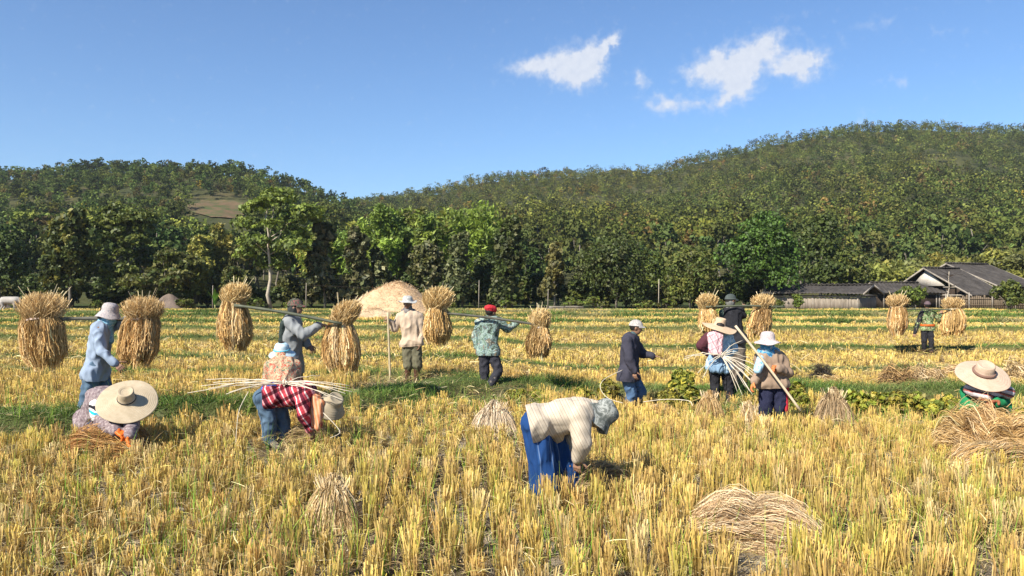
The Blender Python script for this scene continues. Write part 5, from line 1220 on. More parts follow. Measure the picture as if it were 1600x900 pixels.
hat_obj('bucket_hat', r1, h+u*.035, u*1+f*.06, f, lathe_hat(SUNHAT(.155, .098, .11, .075), wave=.006), patches('faded_check_hat', [(0, (.30, .27, .27)), (.45, (.42, .37, .36)), (.6, (.20, .20, .24))], 26))
pole('long dark carrying pole on the shoulder of the blue shirted carrier', P(60, 500, 9.93), P(228, 500, 9.93), .022, M_dpole)

# 2 -- crouching worker in the giant hat
mauve = patches('mauve_print_shirt', [(0, (.15, .11, .12)), (.45, (.21, .165, .17)), (.58, (.30, .25, .25))], 34, .5)
J = dict(head=(188, 622, .02), neck=(170, 617, .10), shL=(180, 628, -.06), shR=(147, 619, .22), elL=(206, 660, -.30), haL=(204, 681, -.55), elR=(160, 660, -.18), haR=(184, 674, -.50),
         hipL=(147, 662, .32), hipR=(136, 656, .50), knL=(152, 678, -.02), anL=(144, 705, .18), knR=(138, 678, .25), anR=(134, 703, .4), toL=(154, 709, .12), toR=(146, 707, .3), hdL=(.05, -.2, -1), pnL=(.8, -.2, 0), cuL=(1.2,), hdR=(.9, -.3, -.4), cuR=(1.1,), pnR=(.2, .2, -1))
orange = noisy('orange_rubber_glove', (.62, .11, .015), (.78, .17, .025), 10, .45, 0)
r2, j2 = person('person in giant pale straw hat and orange rubber gloves crouching over a reddish sheaf', 8.6, (146, 709), J, (.65, -.5, -.55), (.35, -.65, .66),
    dict(shirt=dict(mat=mauve, loose=.028, hem=.03, wr=.010), trousers=dict(mat=clothmat('navy_trousers', (.03, .035, .075))), shoes=dict(mat=M_boot_d), gloves=orange))
h, f, u, s = j2['head'], j2['face'], j2['up'], j2['side']
teal = stripes('teal_black_white_scarf', [(0, (.66, .64, .62)), (.26, (.02, .34, .50)), (.46, (.60, .58, .56)), (.6, (.015, .015, .02)), (.84, (.5, .48, .46))], 6.5, (.15, 0, 1))
cloth(r2, 'scarf', [(loc(r2, 150, 634, 8.56), loc(r2, 152, 654, 8.50), .07, .06), (loc(r2, 152, 652, 8.50), loc(r2, 182, 662, 8.36), .055, .05), (loc(r2, 158, 642, 8.5), loc(r2, 180, 652, 8.38), .07, .07)], teal, 0)
ht = hat_obj('straw_hat', r2, P(198, 624, 8.30)-r2.location, (.20, -.62, .76), f, lathe_hat(WIDE(.298, .078, .13, .035), 72, .012, 2), STRAWH)
pts = [(.088*math.cos(i*.2618), .088*math.sin(i*.2618), .018) for i in range(25)]; V, Fc = tube_mesh([(pts, [.006]*25)], 6); link('hat_band', npmesh('hat_band', V, Fc, BLK, None, True), ht)
pole('short sickle handle held in the orange gloves', P(196, 676, 8.25), P(222, 713, 8.15), .009, noisy('pale_handle', (.6, .55, .5), (.72, .66, .6), 8, .6, 0), False, 'sickle_handle', 'sickle')

# 3 -- carrier in grey sweatshirt, walking right
grey = clothmat('grey_sweatshirt', (.27, .28, .285), (.19, .20, .205), 4)
J = dict(head=(462, 481, .0), neck=(456, 497, .0), shL=(461, 502, .18), shR=(452, 505, -.16), elL=(466, 524, .2), haL=(482, 540, .1), elR=(474, 524, -.2), haR=(499, 508, -.08),
         hipL=(459, 568, .12), hipR=(451, 568, -.08), knL=(466, 605, .1), anL=(462, 640, .12), knR=(450, 606, -.06), anR=(444, 640, -.04), toR=(456, 645, -.04), toL=(475, 645, .1), hdR=(1, 0, .1), cuR=(1.2,), pnR=(0, 0, -1), showface=True)
r3, j3 = person('person in grey sweatshirt and dark camouflage cap carrying a green pole, walking right', 11.3, (455, 646), J, (1, -.12, -.02), (0, 0, 1),
    dict(shirt=dict(mat=grey, loose=.026, hem=.10, wr=.010), trousers=dict(mat=BLK), shoes=dict(mat=M_boot_d)))
h, f, u, s = j3['head'], j3['face'], j3['up'], j3['side']
dcam = patches('dark_print_cap', [(0, (.03, .04, .03)), (.45, (.09, .10, .07)), (.55, (.22, .05, .06)), (.62, (.05, .06, .05))], 26)
cap_obj(r3, h+u*.035, u-f*.05, f, dcam)
cloth(r3, 'hood', [EE(h-u*.02-f*.028, (.088, .085, .10), f, u), (h-u*.08-f*.02, j3['neck']-f*.01, .075, .085), (j3['neck']-f*.03, j3['neck']-f*.05-u*.06, .07, .06)], clothmat('dark_balaclava', (.04, .045, .045)), 0)
cloth(r3, 'vest', [(j3['shR']-f*.085-u*.01, j3['hipR']-f*.11+u*.2, .05, .05), (j3['shL']-f*.085-u*.01, j3['hipL']-f*.11+u*.2, .05, .05)], clothmat('dark_vest', (.04, .055, .05)), 0)
pole('green bamboo carrying pole on the shoulder of the grey shirted carrier', P(366, 477, 11.12), P(534, 506, 11.12), .022, M_bpole)

# 4 -- woman in pale blue sun hat and floral shirt, stooping away behind the plaid worker
floral = patches('floral_shirt', [(0, (.30, .20, .13)), (.36, (.46, .35, .23)), (.46, (.40, .09, .06)), (.53, (.42, .36, .24)), (.59, (.10, .13, .09)), (.66, (.5, .3, .16))], 15, 1.2, 3)
J = dict(head=(441, 549, .30), neck=(441, 562, .22), shL=(423, 571, .18), shR=(460, 571, .18), elL=(417, 600, .24), haL=(424, 622, .36), elR=(465, 600, .24), haR=(457, 622, .36),
         hipL=(432, 616, -.02), hipR=(451, 616, -.02), knL=(430, 643, .02), anL=(430, 662, -.02), knR=(452, 643, .02), anR=(452, 662, -.02))
r4, j4 = person('person in pale blue sun hat and floral shirt stooping behind the plaid worker', 10.3, (441, 667), J, (0, .85, -.55), (0, .55, .85),
    dict(shirt=dict(mat=floral, loose=.024, hem=.04), trousers=dict(mat=BLK), shoes=dict(mat=M_boot_d)))
h, f, u, s = j4['head'], j4['face'], j4['up'], j4['side']
cloth(r4, 'neck_cloth', [(h-u*.05-f*.02, j4['neck']-u*.03, .08, .10)], floral, 0)
ho = hat_obj('sun_hat', r4, h+u*.0+f*-.01, (0.0, -.22, .97), (0, 1, 0), lathe_hat(SUNHAT(.175, .098, .115, .05), wave=.012, seed=2), patches('pale_blue_white_hat', [(0, (.32, .48, .58)), (.5, (.50, .55, .57)), (.62, (.38, .52, .60))], 12))
pts = [(.104*math.cos(i*.2618), .104*math.sin(i*.2618), .022) for i in range(25)]; V, Fc = tube_mesh([(pts, [.010]*25)], 6); link('ribbon', npmesh('ribbon', V, Fc, clothmat('aqua_ribbon', (.12, .42, .55)), None, True), ho)

# 5 -- bending worker in red plaid and jeans
pl = plaid('red_plaid', ([(0, (.40, .045, .06)), (.3, (.62, .30, .30)), (.42, (.10, .015, .03)), (.72, (.42, .06, .08)), (.9, (.75, .6, .58))], [(0, (1, 1, 1)), (.35, (.25, .18, .22)), (.65, (1, .9, .9)), (.88, (1.3, 1.3, 1.3))]), 8)
J = dict(head=(501, 636, .02), neck=(492, 622, .02), shL=(479, 610, .18), shR=(474, 617, -.14), elL=(490, 646, .2), haL=(497, 668, .15), elR=(473, 647, -.2), haR=(484, 671, -.12),
         hipL=(425, 617, .10), hipR=(412, 621, -.10), knL=(441, 655, .08), anL=(443, 690, .08), knR=(421, 656, -.08), anR=(420, 689, -.06), toL=(455, 697, .05), toR=(432, 697, -.1), hdL=(.3, 0, -1), hdR=(.4, 0, -1), cuL=(1,), cuR=(1,))
r5, j5 = person('person in red plaid shirt and jeans bending with bamboo strips across the back', 8.85, (432, 699), J, (.55, -.1, -.85), (.85, 0, .5),
    dict(shirt=dict(mat=pl, loose=.018, hem=-.04, wr=.010, extra=[]), trousers=dict(mat=DEN, loose=.022, cuff=.052), shoes=dict(mat=M_boot_g, h=.35)))
h, f, u, s = j5['head'], j5['face'], j5['up'], j5['side']
tor = (j5['shR']+j5['shL'])/2; hp = (j5['hipL']+j5['hipR'])/2
cloth(r5, 'undershirt', [(hp.lerp(tor, .10)+Vector((0, -.07, .035)), hp.lerp(tor, .30)+Vector((0, -.07, .0)), .115, .10), (hp.lerp(tor, .10)+Vector((0, .07, .035)), hp.lerp(tor, .30)+Vector((0, .07, .0)), .115, .10)], clothmat('bright_blue_shirt', (.04, .18, .62), (.03, .12, .45)), 0, wr=.005)
peach = stripes('peach_striped_scarf', [(0, (.60, .22, .10)), (.5, (.66, .34, .20)), (.75, (.50, .30, .20))], 26, (1, 0, .2), .05)
cloth(r5, 'scarf', [EE(h, (.088, .092, .105), f, u), (h-u*.1, j5['neck'], .07, .08), (loc(r5, 494, 622, 8.74), loc(r5, 487, 662, 8.72), .045, .04), (loc(r5, 500, 630, 8.72), loc(r5, 496, 668, 8.70), .045, .03)], peach, 0, wr=.012, ws=(30, 30, 5))
hat_obj('woven_hat', r5, P(521, 629, 8.80)-r5.location, (.52, -.52, .68), f, lathe_hat(WIDE(.175, .085, .09, .09), wave=.01), STRAWH3)

# white bamboo strips tied at a waist
def strips_bundle(label, root_at, ends_, mat, w=.013, sag=.03):
    root = empty('bamboo_strips', root_at, label, 'bamboo strips', 'bundles of split bamboo ties')
    for i, (a_, b_) in enumerate(ends_):
        a_, b_ = Vector(a_)-Vector(root_at), Vector(b_)-Vector(root_at); n = 9; pts = []
        for k in range(n):
            t_ = k/(n-1); p = a_.lerp(b_, t_); p.z += sag*math.sin(math.pi*t_)*random.uniform(.6, 1.2); pts.append(p)
        V, Fc = tube_mesh([(pts, [w*.5*(1-.35*abs(k/(n-1)-.1)) for k in range(n)])], 4); link('strip', npmesh('strip', V, Fc, mat, None, True), root)
    V, Fc = tube_mesh([([(0, -.05, -.02), (0, -.06, .03), (.01, 0, .05), (0, .06, .03), (0, .05, -.02), (0, -.02, -.03)], [.010]*6)], 6); link('tie', npmesh('tie', V, Fc, mat, None, True), root)
    return root
M_strip = noisy('white_bamboo_strip', (.50, .43, .32), (.68, .61, .49), 6, .6, 0)
random.seed(4); c5 = P(445, 598, 8.74)
def E5(px, py, dY=0.0): return P(px, py, 8.74+dY)
ends = [(c5+Vector((0, random.uniform(-.03, .03), random.uniform(-.015, .015))), E5(px, py, dy)) for px, py, dy in
        [(293, 614, -.1), (314, 603, -.05), (322, 593, .1), (333, 598, .05), (353, 616, -.25), (358, 613, -.23), (345, 602, 0), (325, 607, -.1),
         (546, 603, .05), (550, 612, -.1), (535, 625, -.3), (528, 604, .1), (519, 610, -.1), (545, 607, .0), (500, 587, .25), (518, 621, -.3), (540, 615, -.2)]]
strips_bundle('fan of white bamboo strips tied across the back of the plaid shirted worker', c5, ends, M_strip, .010)
def loose_strip(label, pts_, w=.010, g='loose bamboo strips in the stubble'):
    o0 = Vector(pts_[0]); q_ = [Vector(p)-o0 for p in pts_]; cr_ = []
    for i in range(len(q_)-1):
        p0_, p1_, p2_, p3_ = q_[max(i-1, 0)], q_[i], q_[i+1], q_[min(i+2, len(q_)-1)]
        for k in range(6):
            t_ = k/6; cr_.append(.5*((2*p1_)+(p2_-p0_)*t_+(2*p0_-5*p1_+4*p2_-p3_)*t_*t_+(3*p1_-p0_-3*p2_+p3_)*t_**3))
    cr_.append(q_[-1]); V, Fc = tube_mesh([(cr_, [w*.35]*len(cr_))], 5); o = link('bamboo_strip', npmesh('bamboo_strip', V, Fc, M_strip, None, True)); o.location = o0; return tag(o, label, 'bamboo strip', g)
loose_strip('long pale strip arching down left of the plaid worker legs', [P(388, 612, 8.6), P(374, 640, 8.5), P(370, 668, 8.45), P(368, 700, 8.4)])
loose_strip('pale strip slanting right of the plaid worker hands', [P(505, 645, 8.6), P(522, 662, 8.5), P(531, 676, 8.45), P(516, 684, 8.4)])
loose_strip('bent pale strip curving down behind the dark jacket man', [P(973, 578, 12.7), P(945, 592, 12.5), P(938, 606, 12.4), P(950, 622, 12.3), P(974, 630, 12.2)], .014)
loose_strip('pale strip lying left of the weed bush', [P(1005, 628, 12.2), P(1040, 624, 12.2), P(1075, 626, 12.1), P(1082, 634, 12)], .016)

# 6 -- standing man with stick
cream = clothmat('cream_shirt', (.50, .39, .29), (.40, .31, .23), 4); olive = clothmat('olive_shorts', (.14, .13, .085), (.09, .085, .055), 5)
J = dict(head=(637, 474, -.02), neck=(638, 487, .02), shL=(655, 495, 0), shR=(626, 495, 0), elL=(660, 521, .0), haL=(656, 536, -.08), elR=(617, 513, -.05), haR=(609, 502, -.12),
         hipL=(650, 538, 0), hipR=(636, 538, 0), knL=(652, 568, -.02), anL=(651, 594, 0), knR=(638, 568, -.02), anR=(637, 594, 0), toL=(653, 598, -.18), toR=(631, 599, -.17), hdR=(-.5, -.3, .5), pnR=(-.2, 1, .2), cuR=(1.2,), hdL=(-.1, -.1, -1), pnL=(-1, 0, 0), showface=True)
r6, j6 = person('person standing in cream shirt, brimmed hat and brown boots holding an upright stick', 14.9, (644, 600), J, (-.12, -1, -.12), (0, -.05, 1),
    dict(shirt=dict(mat=cream, loose=.024, hem=-.01, wr=.010), trousers=dict(mat=olive, loose=.03, len=.1, cuff=.07), shoes=dict(mat=M_boot_b, h=.82)))
h, f, u, s = j6['head'], j6['face'], j6['up'], j6['side']
cloth(r6, 'scarf', [(h-u*.09-f*.02, j6['neck'], .082, .09), (j6['neck']+f*.05, j6['neck']+f*.09-u*.13, .07, .035), (j6['neck']+s*.08, j6['neck']-s*.08, .065, .065)], clothmat('grey_scarf', (.19, .175, .17)), 0)
hat_obj('brimmed_hat', r6, h+u*.045, u-f*.04, f, lathe_hat(SUNHAT(.175, .095, .10, .012), wave=.016, wn=2, seed=0), patches('grey_mesh_hat', [(0, (.30, .30, .29)), (.5, (.42, .42, .40)), (.6, (.5, .5, .48))], 30))
pole('upright pale wooden stick held by the standing man in the cream shirt', P(606, 488, 14.7), P(610, 604, 14.7), .019, noisy('stick_wood', (.34, .28, .17), (.5, .42, .27), 5, .7, .3), True, 'walking_stick', 'stick')

# 7 -- carrier in camouflage jacket and red cap, seen from behind
camo = patches('faded_camouflage', [(0, (.05, .06, .055)), (.40, (.13, .19, .15)), (.47, (.28, .36, .33)), (.53, (.10, .15, .16)), (.60, (.17, .14, .10)), (.66, (.38, .42, .36))], 9, 1.2, 3)
J = dict(head=(767.5, 488, -.02), neck=(764, 497, .0), shL=(748, 505, 0), shR=(779, 502, 0), elL=(743, 527, .05), haL=(745, 542, .02), elR=(793, 514, .05), haR=(808, 504, .0),
         hipL=(757, 549, 0), hipR=(769, 549, 0), knL=(757, 584, .0), anL=(758, 610, .02), knR=(779, 580, -.05), anR=(765, 602, -.18), toR=(770, 614, -.26), toL=(761, 615, .13), hdR=(.8, 0, .2), cuR=(1.2,), pnR=(0, 0, -1), showface=True)
r7, j7 = person('person in faded camouflage jacket and red cap, seen from behind', 13.6, (760, 616), J, (.75, .66, -.05), (0, 0, 1),
    dict(shirt=dict(mat=camo, loose=.020, hem=.02, wr=.008), trousers=dict(mat=clothmat('dark_trousers', (.035, .035, .045))), shoes=dict(mat=M_boot_g, h=.55)))
h, f, u, s = j7['head'], j7['face'], j7['up'], j7['side']
red = clothmat('red_knit_cap', (.52, .035, .045), (.36, .02, .03), 12)
cloth(r7, 'knit_cap', [EE(h+u*.05-f*.005, (.096, .108, .072), f, u), EE(h+u*.075-f*.045, (.09, .085, .05), f, u)], red, 0, .01, 3, .006, (40, 40, 30)); cloth(r7, 'collar', [(j7['neck']-s*.03-u*.01, j7['neck']+s*.03-u*.01, .062, .062)], clothmat('pale_collar', (.5, .48, .42)), 0)
pole('dark carrying pole on the shoulder of the red capped carrier', P(682, 488, 13.42), P(843, 508, 13.42), .021, M_dpole)

# 8 -- bending woman in blue loose trousers (largest figure)
chk = plaid('cream_check', ([(0, (.47, .40, .31)), (.12, (.25, .19, .15)), (.20, (.49, .42, .33)), (.55, (.31, .25, .20)), (.62, (.47, .40, .31))], [(0, (1, 1, 1)), (.5, (.90, .88, .88)), (.53, (1, 1, 1)), (.97, (.93, .92, .92))]), 22)
bl = stripes('royal_blue_trousers', [(0, (.012, .045, .15)), (.80, (.018, .065, .20)), (.92, (.10, .16, .30))], 9, (1, .3, .15), .04)
J = dict(head=(938, 648, .02), neck=(921, 640, .02), shL=(906, 643, .17), shR=(905, 650, -.15), elL=(893, 686, .20), haL=(893, 712, .12), elR=(911, 690, -.18), haR=(903, 716, -.08),
         hipL=(846, 658, .10), hipR=(836, 662, -.09), knL=(874, 712, .12), anL=(888, 774, .12), knR=(846, 716, -.07), anR=(856, 777, -.02), toL=(905, 786, .1), toR=(874, 787, -.05), hdL=(.1, -.1, -1), hdR=(-.1, 0, -1), cuL=(.9,), cuR=(.9,), pnR=(.5, .5, 0), pnL=(.5, -.5, 0))
r8, j8 = person('person in pale checked shirt and loose royal blue trousers bending in the foreground', 6.5, (868, 790), J, (.55, -.05, -.95), (.95, 0, .4),
    dict(shirt=dict(mat=chk, loose=.030, hem=.03, wr=.0075, ws=(6, 7, 6), sleeve=.88, extra=[((862, 650, 6.42), (885, 648, 6.42), .11, .12), ((880, 640, 6.5), (900, 645, 6.5), .10, .11), ((872, 690, 6.56), (872, 668, 6.5), .03, .08)]), trousers=dict(mat=bl, loose=.040, cuff=.085, len=.68, rise=.04, wr=.011, ws=(24, 24, 2.2)), shoes=dict(mat=M_boot_d, h=.35)))
h, f, u, s = j8['head'], j8['face'], j8['up'], j8['side']
g8 = patches('grey_green_hat', [(0, (.10, .11, .10)), (.42, (.17, .18, .165)), (.52, (.30, .31, .29)), (.6, (.14, .15, .14))], 16, 1.0)
hat_obj('bucket_hat', r8, h+u*.02, u, f, lathe_hat(SUNHAT(.165, .108, .125, .07), wave=.022, wn=3, seed=1.2), g8)
cloth(r8, 'neck_flap', [(h-f*.07+u*.01, j8['neck']-f*.02, .055, .075), (h-u*.05, j8['neck'], .08, .085)], chk, 0)

# 9 -- man in dark jacket and jeans
jk = clothmat('dark_jacket', (.050, .048, .068), (.030, .030, .042), 4)
J = dict(head=(994, 512, .0), neck=(989, 524, .02), shL=(990, 532, .19), shR=(980, 533, -.16), elL=(1003, 552, .2), haL=(1019, 556, .1), elR=(983, 561, -.22), haR=(991, 580, -.22),
         hipL=(986, 585, .1), hipR=(979, 586, -.09), knL=(1002, 612, .1), anL=(986, 641, .12), knR=(987, 615, -.06), anR=(980, 648, -.05), hdL=(1, -.1, -.1), pnL=(.2, 0, -1), cuL=(.35,), hdR=(.1, -.1, -1), pnR=(.6, .6, 0), showface=True)
r9, j9 = person('person in dark jacket, blue jeans and pale cap reaching out a hand', 12.9, (982, 653), J, (1, -.15, -.15), (.05, 0, 1),
    dict(shirt=dict(mat=jk, loose=.030, hem=.05, name='jacket', wr=.009), trousers=dict(mat=DEN2, loose=.02), shoes=dict(mat=M_boot_d)))
h, f, u, s = j9['head'], j9['face'], j9['up'], j9['side']
cap_obj(r9, h+u*.03, u-f*.08, f, patches('grey_white_cap', [(0, (.27, .25, .24)), (.45, (.36, .34, .32)), (.58, (.48, .46, .43)), (.66, (.2, .2, .2))], 26), .055)
cloth(r9, 'collar', [(j9['neck']-s*.035+u*.005, j9['neck']+s*.035+u*.005, .062, .062)], clothmat('teal_collar', (.06, .10, .11)), 0)

# 10 -- woman in broad brown straw hat, seen from behind, strips at her waist
J = dict(head=(1124, 512, .0), neck=(1123, 522, .02), shL=(1107, 528, 0), shR=(1140, 527, .0), elL=(1096, 540, .05), haL=(1108, 553, .12), elR=(1147, 545, .06), haR=(1137, 556, .10),
         hipL=(1116, 568, 0), hipR=(1132, 568, .0), knL=(1117, 598, .05), anL=(1117, 626, .0), knR=(1138, 602, .02), anR=(1141, 626, -.04), toL=(1115, 630, .1), toR=(1146, 630, .06))
bw = patches('faded_blue_shirt', [(0, (.26, .40, .52)), (.45, (.36, .50, .60)), (.58, (.48, .58, .66))], 9)
r10, j10 = person('person in broad brown straw hat with pink scarf hanging down the back', 13.8, (1127, 632), J, (.1, 1, -.1), (.12, -.05, 1),
    dict(shirt=dict(mat=bw, loose=.022, hem=.05), trousers=dict(mat=BLK, loose=.02), shoes=dict(mat=M_boot_b, h=.6)))
h, f, u, s = j10['head'], j10['face'], j10['up'], j10['side']
hat_obj('straw_hat', r10, h+u*.045, (.20, -.16, .95), f, lathe_hat(WIDE(.30, .085, .13, .05), 64, .02, 2, seed=1), STRAWH2)
pk = plaid('pink_check_scarf', ([(0, (.62, .38, .40)), (.5, (.70, .50, .50)), (.7, (.38, .14, .18)), (.8, (.66, .44, .45))], [(0, (1, 1, 1)), (.7, (.7, .6, .65)), (.85, (1.1, 1.1, 1.1))]), 9)
cloth(r10, 'scarf', [(h-u*.06-f*.02, j10['neck'], .085, .10), (loc(r10, 1111, 524, 13.62), loc(r10, 1112, 550, 13.60), .065, .05), (loc(r10, 1117, 524, 13.61), loc(r10, 1118, 552, 13.58), .07, .055), (loc(r10, 1124, 524, 13.62), loc(r10, 1124, 553, 13.60), .07, .055)], pk, 0)
cloth(r10, 'dark_sleeve', [(j10['shL'], j10['elL'], .100, .094), (j10['elL'], j10['haL'].lerp(j10['elL'], .2), .090, .075)], clothmat('maroon_sleeve', (.09, .03, .04)), 0)
cloth(r10, 'jacket_tied_at_waist', [(loc(r10, 1114, 560, 13.74), loc(r10, 1115, 576, 13.72), .085, .08), (loc(r10, 1122, 560, 13.72), loc(r10, 1124, 577, 13.70), .085, .08), (loc(r10, 1131, 560, 13.74), loc(r10, 1134, 580, 13.72), .08, .06)], clothmat('light_denim', (.24, .36, .50), (.16, .26, .38), 8), 0)
c10 = P(1127, 555, 13.52); M10 = lambda px, py, dy=0: P(px, py, 13.5+dy); random.seed(8)
ends = [(c10, M10(px, py, dy)) for px, py, dy in [(1068, 561, -.1), (1070, 557, -.05), (1080, 556, 0), (1172, 612, -.5), (1165, 605, -.4), (1160, 618, -.5), (1178, 600, -.5), (1183, 607, -.6), (1186, 596, -.4), (1190, 588, -.3), (1194, 578, -.2), (1152, 612, -.4), (1176, 617, -.6),
        (1160, 532, .2), (1165, 545, .2), (1172, 560, .1), (1090, 583, -.2), (1098, 590, -.3), (1185, 610, -.5), (1148, 600, -.3), (1181, 586, -.4), (1158, 552, .1)]]
strips_bundle('white bamboo strips fanning right from the waist of the broad straw hat woman', c10, ends, M_strip, .014, .05)

# 11 -- worker in brown shirt, white sun hat, orange gloves, facing the camera
brn = clothmat('brown_shirt', (.30, .215, .155), (.22, .155, .11), 4)
J = dict(head=(1199, 538, -.03), neck=(1201, 551, .02), shL=(1221, 560, 0), shR=(1188, 560, 0), elL=(1231, 582, -.03), haL=(1216, 575, -.18), elR=(1188, 584, -.03), haR=(1178, 597, -.14),
         hipL=(1217, 603, 0), hipR=(1198, 603, 0), knL=(1220, 638, -.03), anL=(1222, 672, .05), knR=(1196, 641, -.03), anR=(1193, 672, .03), toL=(1226, 679, -.1), toR=(1188, 679, -.1), hdL=(-1, -.3, 0), pnL=(0, -1, -.2), cuL=(1.1,), sgL=(-1,), hdR=(-.5, -.1, -1), pnR=(.8, -.2, 0), cuR=(.7,))
og = noisy('orange_cloth_glove', (.55, .16, .05), (.66, .23, .08), 10, .7, 0)
r11, j11 = person('person in brown shirt, white sun hat and orange gloves holding a flat pole', 11.0, (1206, 680), J, (-.15, -.95, -.25), (0, -.12, 1),
    dict(shirt=dict(mat=brn, loose=.024, hem=-.03, wr=.012), trousers=dict(mat=clothmat('navy_track_trousers', (.02, .022, .05)), loose=.025), shoes=dict(mat=M_boot_d), gloves=og))
h, f, u, s = j11['head'], j11['face'], j11['up'], j11['side']
bs = patches('blue_print_scarf', [(0, (.03, .12, .26)), (.40, (.06, .24, .42)), (.52, (.20, .42, .56)), (.60, (.45, .40, .42)), (.68, (.04, .10, .2))], 20, .8)
cloth(r11, 'scarf', [EE(h-u*.02+f*.012, (.094, .108, .108), f, u), (h-u*.1, j11['neck'], .10, .12), (j11['neck']+f*.06, j11['neck']+f*.10-u*.06, .09, .05), (j11['neck']+s*.09, j11['neck']-s*.09, .075, .075), (j11['neck']+f*.08-u*.02, j11['neck']+f*.12-u*.1-s*.02, .05, .04)], bs, 0)
cloth(r11, 'cloth_bag', [(loc(r11, 1188, 560, 10.82), loc(r11, 1184, 578, 10.80), .045, .055), (loc(r11, 1192, 566, 10.82), loc(r11, 1186, 574, 10.8), .04, .05)], patches('light_blue_bag', [(0, (.30, .50, .66)), (.5, (.5, .66, .76)), (.6, (.16, .36, .56))], 16), 0)
cloth(r11, 'red_stripe', [(j11['hipL']+Vector((.085, -.05, 0)), j11['knL']+Vector((.055, -.05, 0)), .035, .030), (j11['knL']+Vector((.055, -.05, 0)), j11['anL']+Vector((.04, -.04, .06)), .030, .025)], clothmat('red_stripe', (.48, .03, .05)), 0, wr=.002)
hat_obj('sun_hat', r11, h+u*.06, (.0, .02, 1), f, lathe_hat(SUNHAT(.18, .098, .125, .04), wave=.014, wn=2, seed=2.2), patches('white_print_hat', [(0, (.38, .32, .32)), (.45, (.48, .42, .41)), (.6, (.32, .22, .24))], 34))
pole('long flat pale bamboo pole slanting through the orange gloves', P(1149, 509, 10.9), P(1251, 642, 10.55), .017, noisy('split_pole', (.42, .33, .22), (.56, .46, .32), 6, .7, .2), False, 'bamboo_pole')

# 12 -- carrier in black shirt behind them
J = dict(head=(1142, 470, .0), neck=(1141, 481, .02), shL=(1133, 489, .10), shR=(1152, 488, -.05), elL=(1128, 508, .1), haL=(1132, 522, .0), elR=(1160, 493, .0), haR=(1157, 481, .0),
         hipL=(1144, 530, .06), hipR=(1156, 530, -.04), knL=(1144, 566, .1), anL=(1142, 598, .06), knR=(1158, 566, 0), anR=(1154, 598, -.04), cuR=(1.1,), hdR=(.6, 0, .5))
r12, j12 = person('person in black shirt and dark green cap carrying a pole behind others', 15.0, (1149, 604), J, (.9, .35, 0), (0, 0, 1),
    dict(shirt=dict(mat=BLK, loose=.024, hem=.03), trousers=dict(mat=clothmat('brown_trousers', (.16, .13, .105)), loose=.02), shoes=dict(mat=M_boot_d)))
h, f, u, s = j12['head'], j12['face'], j12['up'], j12['side']
cap_obj(r12, h+u*.03, u, f, clothmat('green_grey_cap', (.07, .085, .08)))
cloth(r12, 'scarf', [EE(h-u*.03-f*.02, (.085, .08, .09), f, u), (h-u*.08, j12['neck']-u*.02, .075, .09)], clothmat('grey_neck_scarf', (.17, .17, .16)), 0)
cloth(r12, 'green_shoulder_cloth', [(j12['shL']-f*.05, j12['shL']-u*.12-f*.05, .075, .06)], clothmat('green_cloth', (.09, .13, .11)), 0)
pole('thin green bamboo pole on the shoulder of the black shirted carrier', P(1103, 479.5, 14.85), P(1226, 479.5, 14.85), .018, M_bpole)

# 13 -- farthest carrier in green camouflage
camo2 = patches('green_camouflage', [(0, (.03, .04, .02)), (.40, (.10, .16, .05)), (.47, (.30, .36, .20)), (.54, (.07, .11, .04)), (.60, (.22, .13, .09)), (.66, (.36, .38, .24))], 10, 1.0, 2)
J = dict(head=(1449, 477, .0), neck=(1449.5, 484, .02), shL=(1441, 488.5, 0), shR=(1458, 488.5, .0), elL=(1434, 505, .05), haL=(1429.5, 520, .0), elR=(1467, 500, .0), haR=(1470, 491, .0),
         hipL=(1445, 513, 0), hipR=(1453, 513, 0), knL=(1444, 533, .0), anL=(1444, 549, .1), knR=(1455, 532, -.05), anR=(1455, 550, -.06), cuR=(1.1,), hdR=(.2, 0, 1))
r13, j13 = person('person in green camouflage shirt with orange belt, farthest carrier, before the sheds', 24, (1449, 552), J, (.25, .95, 0), (0, 0, 1),
    dict(shirt=dict(mat=camo2, loose=.014, hem=.02), trousers=dict(mat=BLK), shoes=dict(mat=M_boot_b)))
h, f, u, s = j13['head'], j13['face'], j13['up'], j13['side']
cap_obj(r13, h+u*.03, u, f, clothmat('plum_cap', (.12, .085, .095)), .05)
mw = (j13['hipL']+j13['hipR'])/2+Vector((0, 0, .10))
belt = cloth(r13, 'orange_belt', [(mw+Vector((-.07, -.01, 0)), mw+Vector((.07, -.01, .01)), .145, .145)], clothmat('orange_belt', (.60, .14, .03)), 0, .010, 2, .002)
bb = belt.data; b2 = bmesh.new(); b2.from_mesh(bb)
for sgn_ in (-1, 1): bmesh.ops.bisect_plane(b2, geom=b2.verts[:]+b2.edges[:]+b2.faces[:], plane_co=mw+Vector((0, 0, .03*sgn_)), plane_no=(0, 0, sgn_), clear_outer=True)
b2.to_mesh(bb); b2.free()
cloth(r13, 'black_sleeve', [(j13['shL'], j13['elL'], .080, .068), (j13['elL'], j13['haL'], .066, .052)], BLK, 0)
pole('green carrying pole on the shoulder of the farthest camouflage carrier', P(1402, 483.5, 23.85), P(1490, 484.5, 23.85), .022, M_bpole)

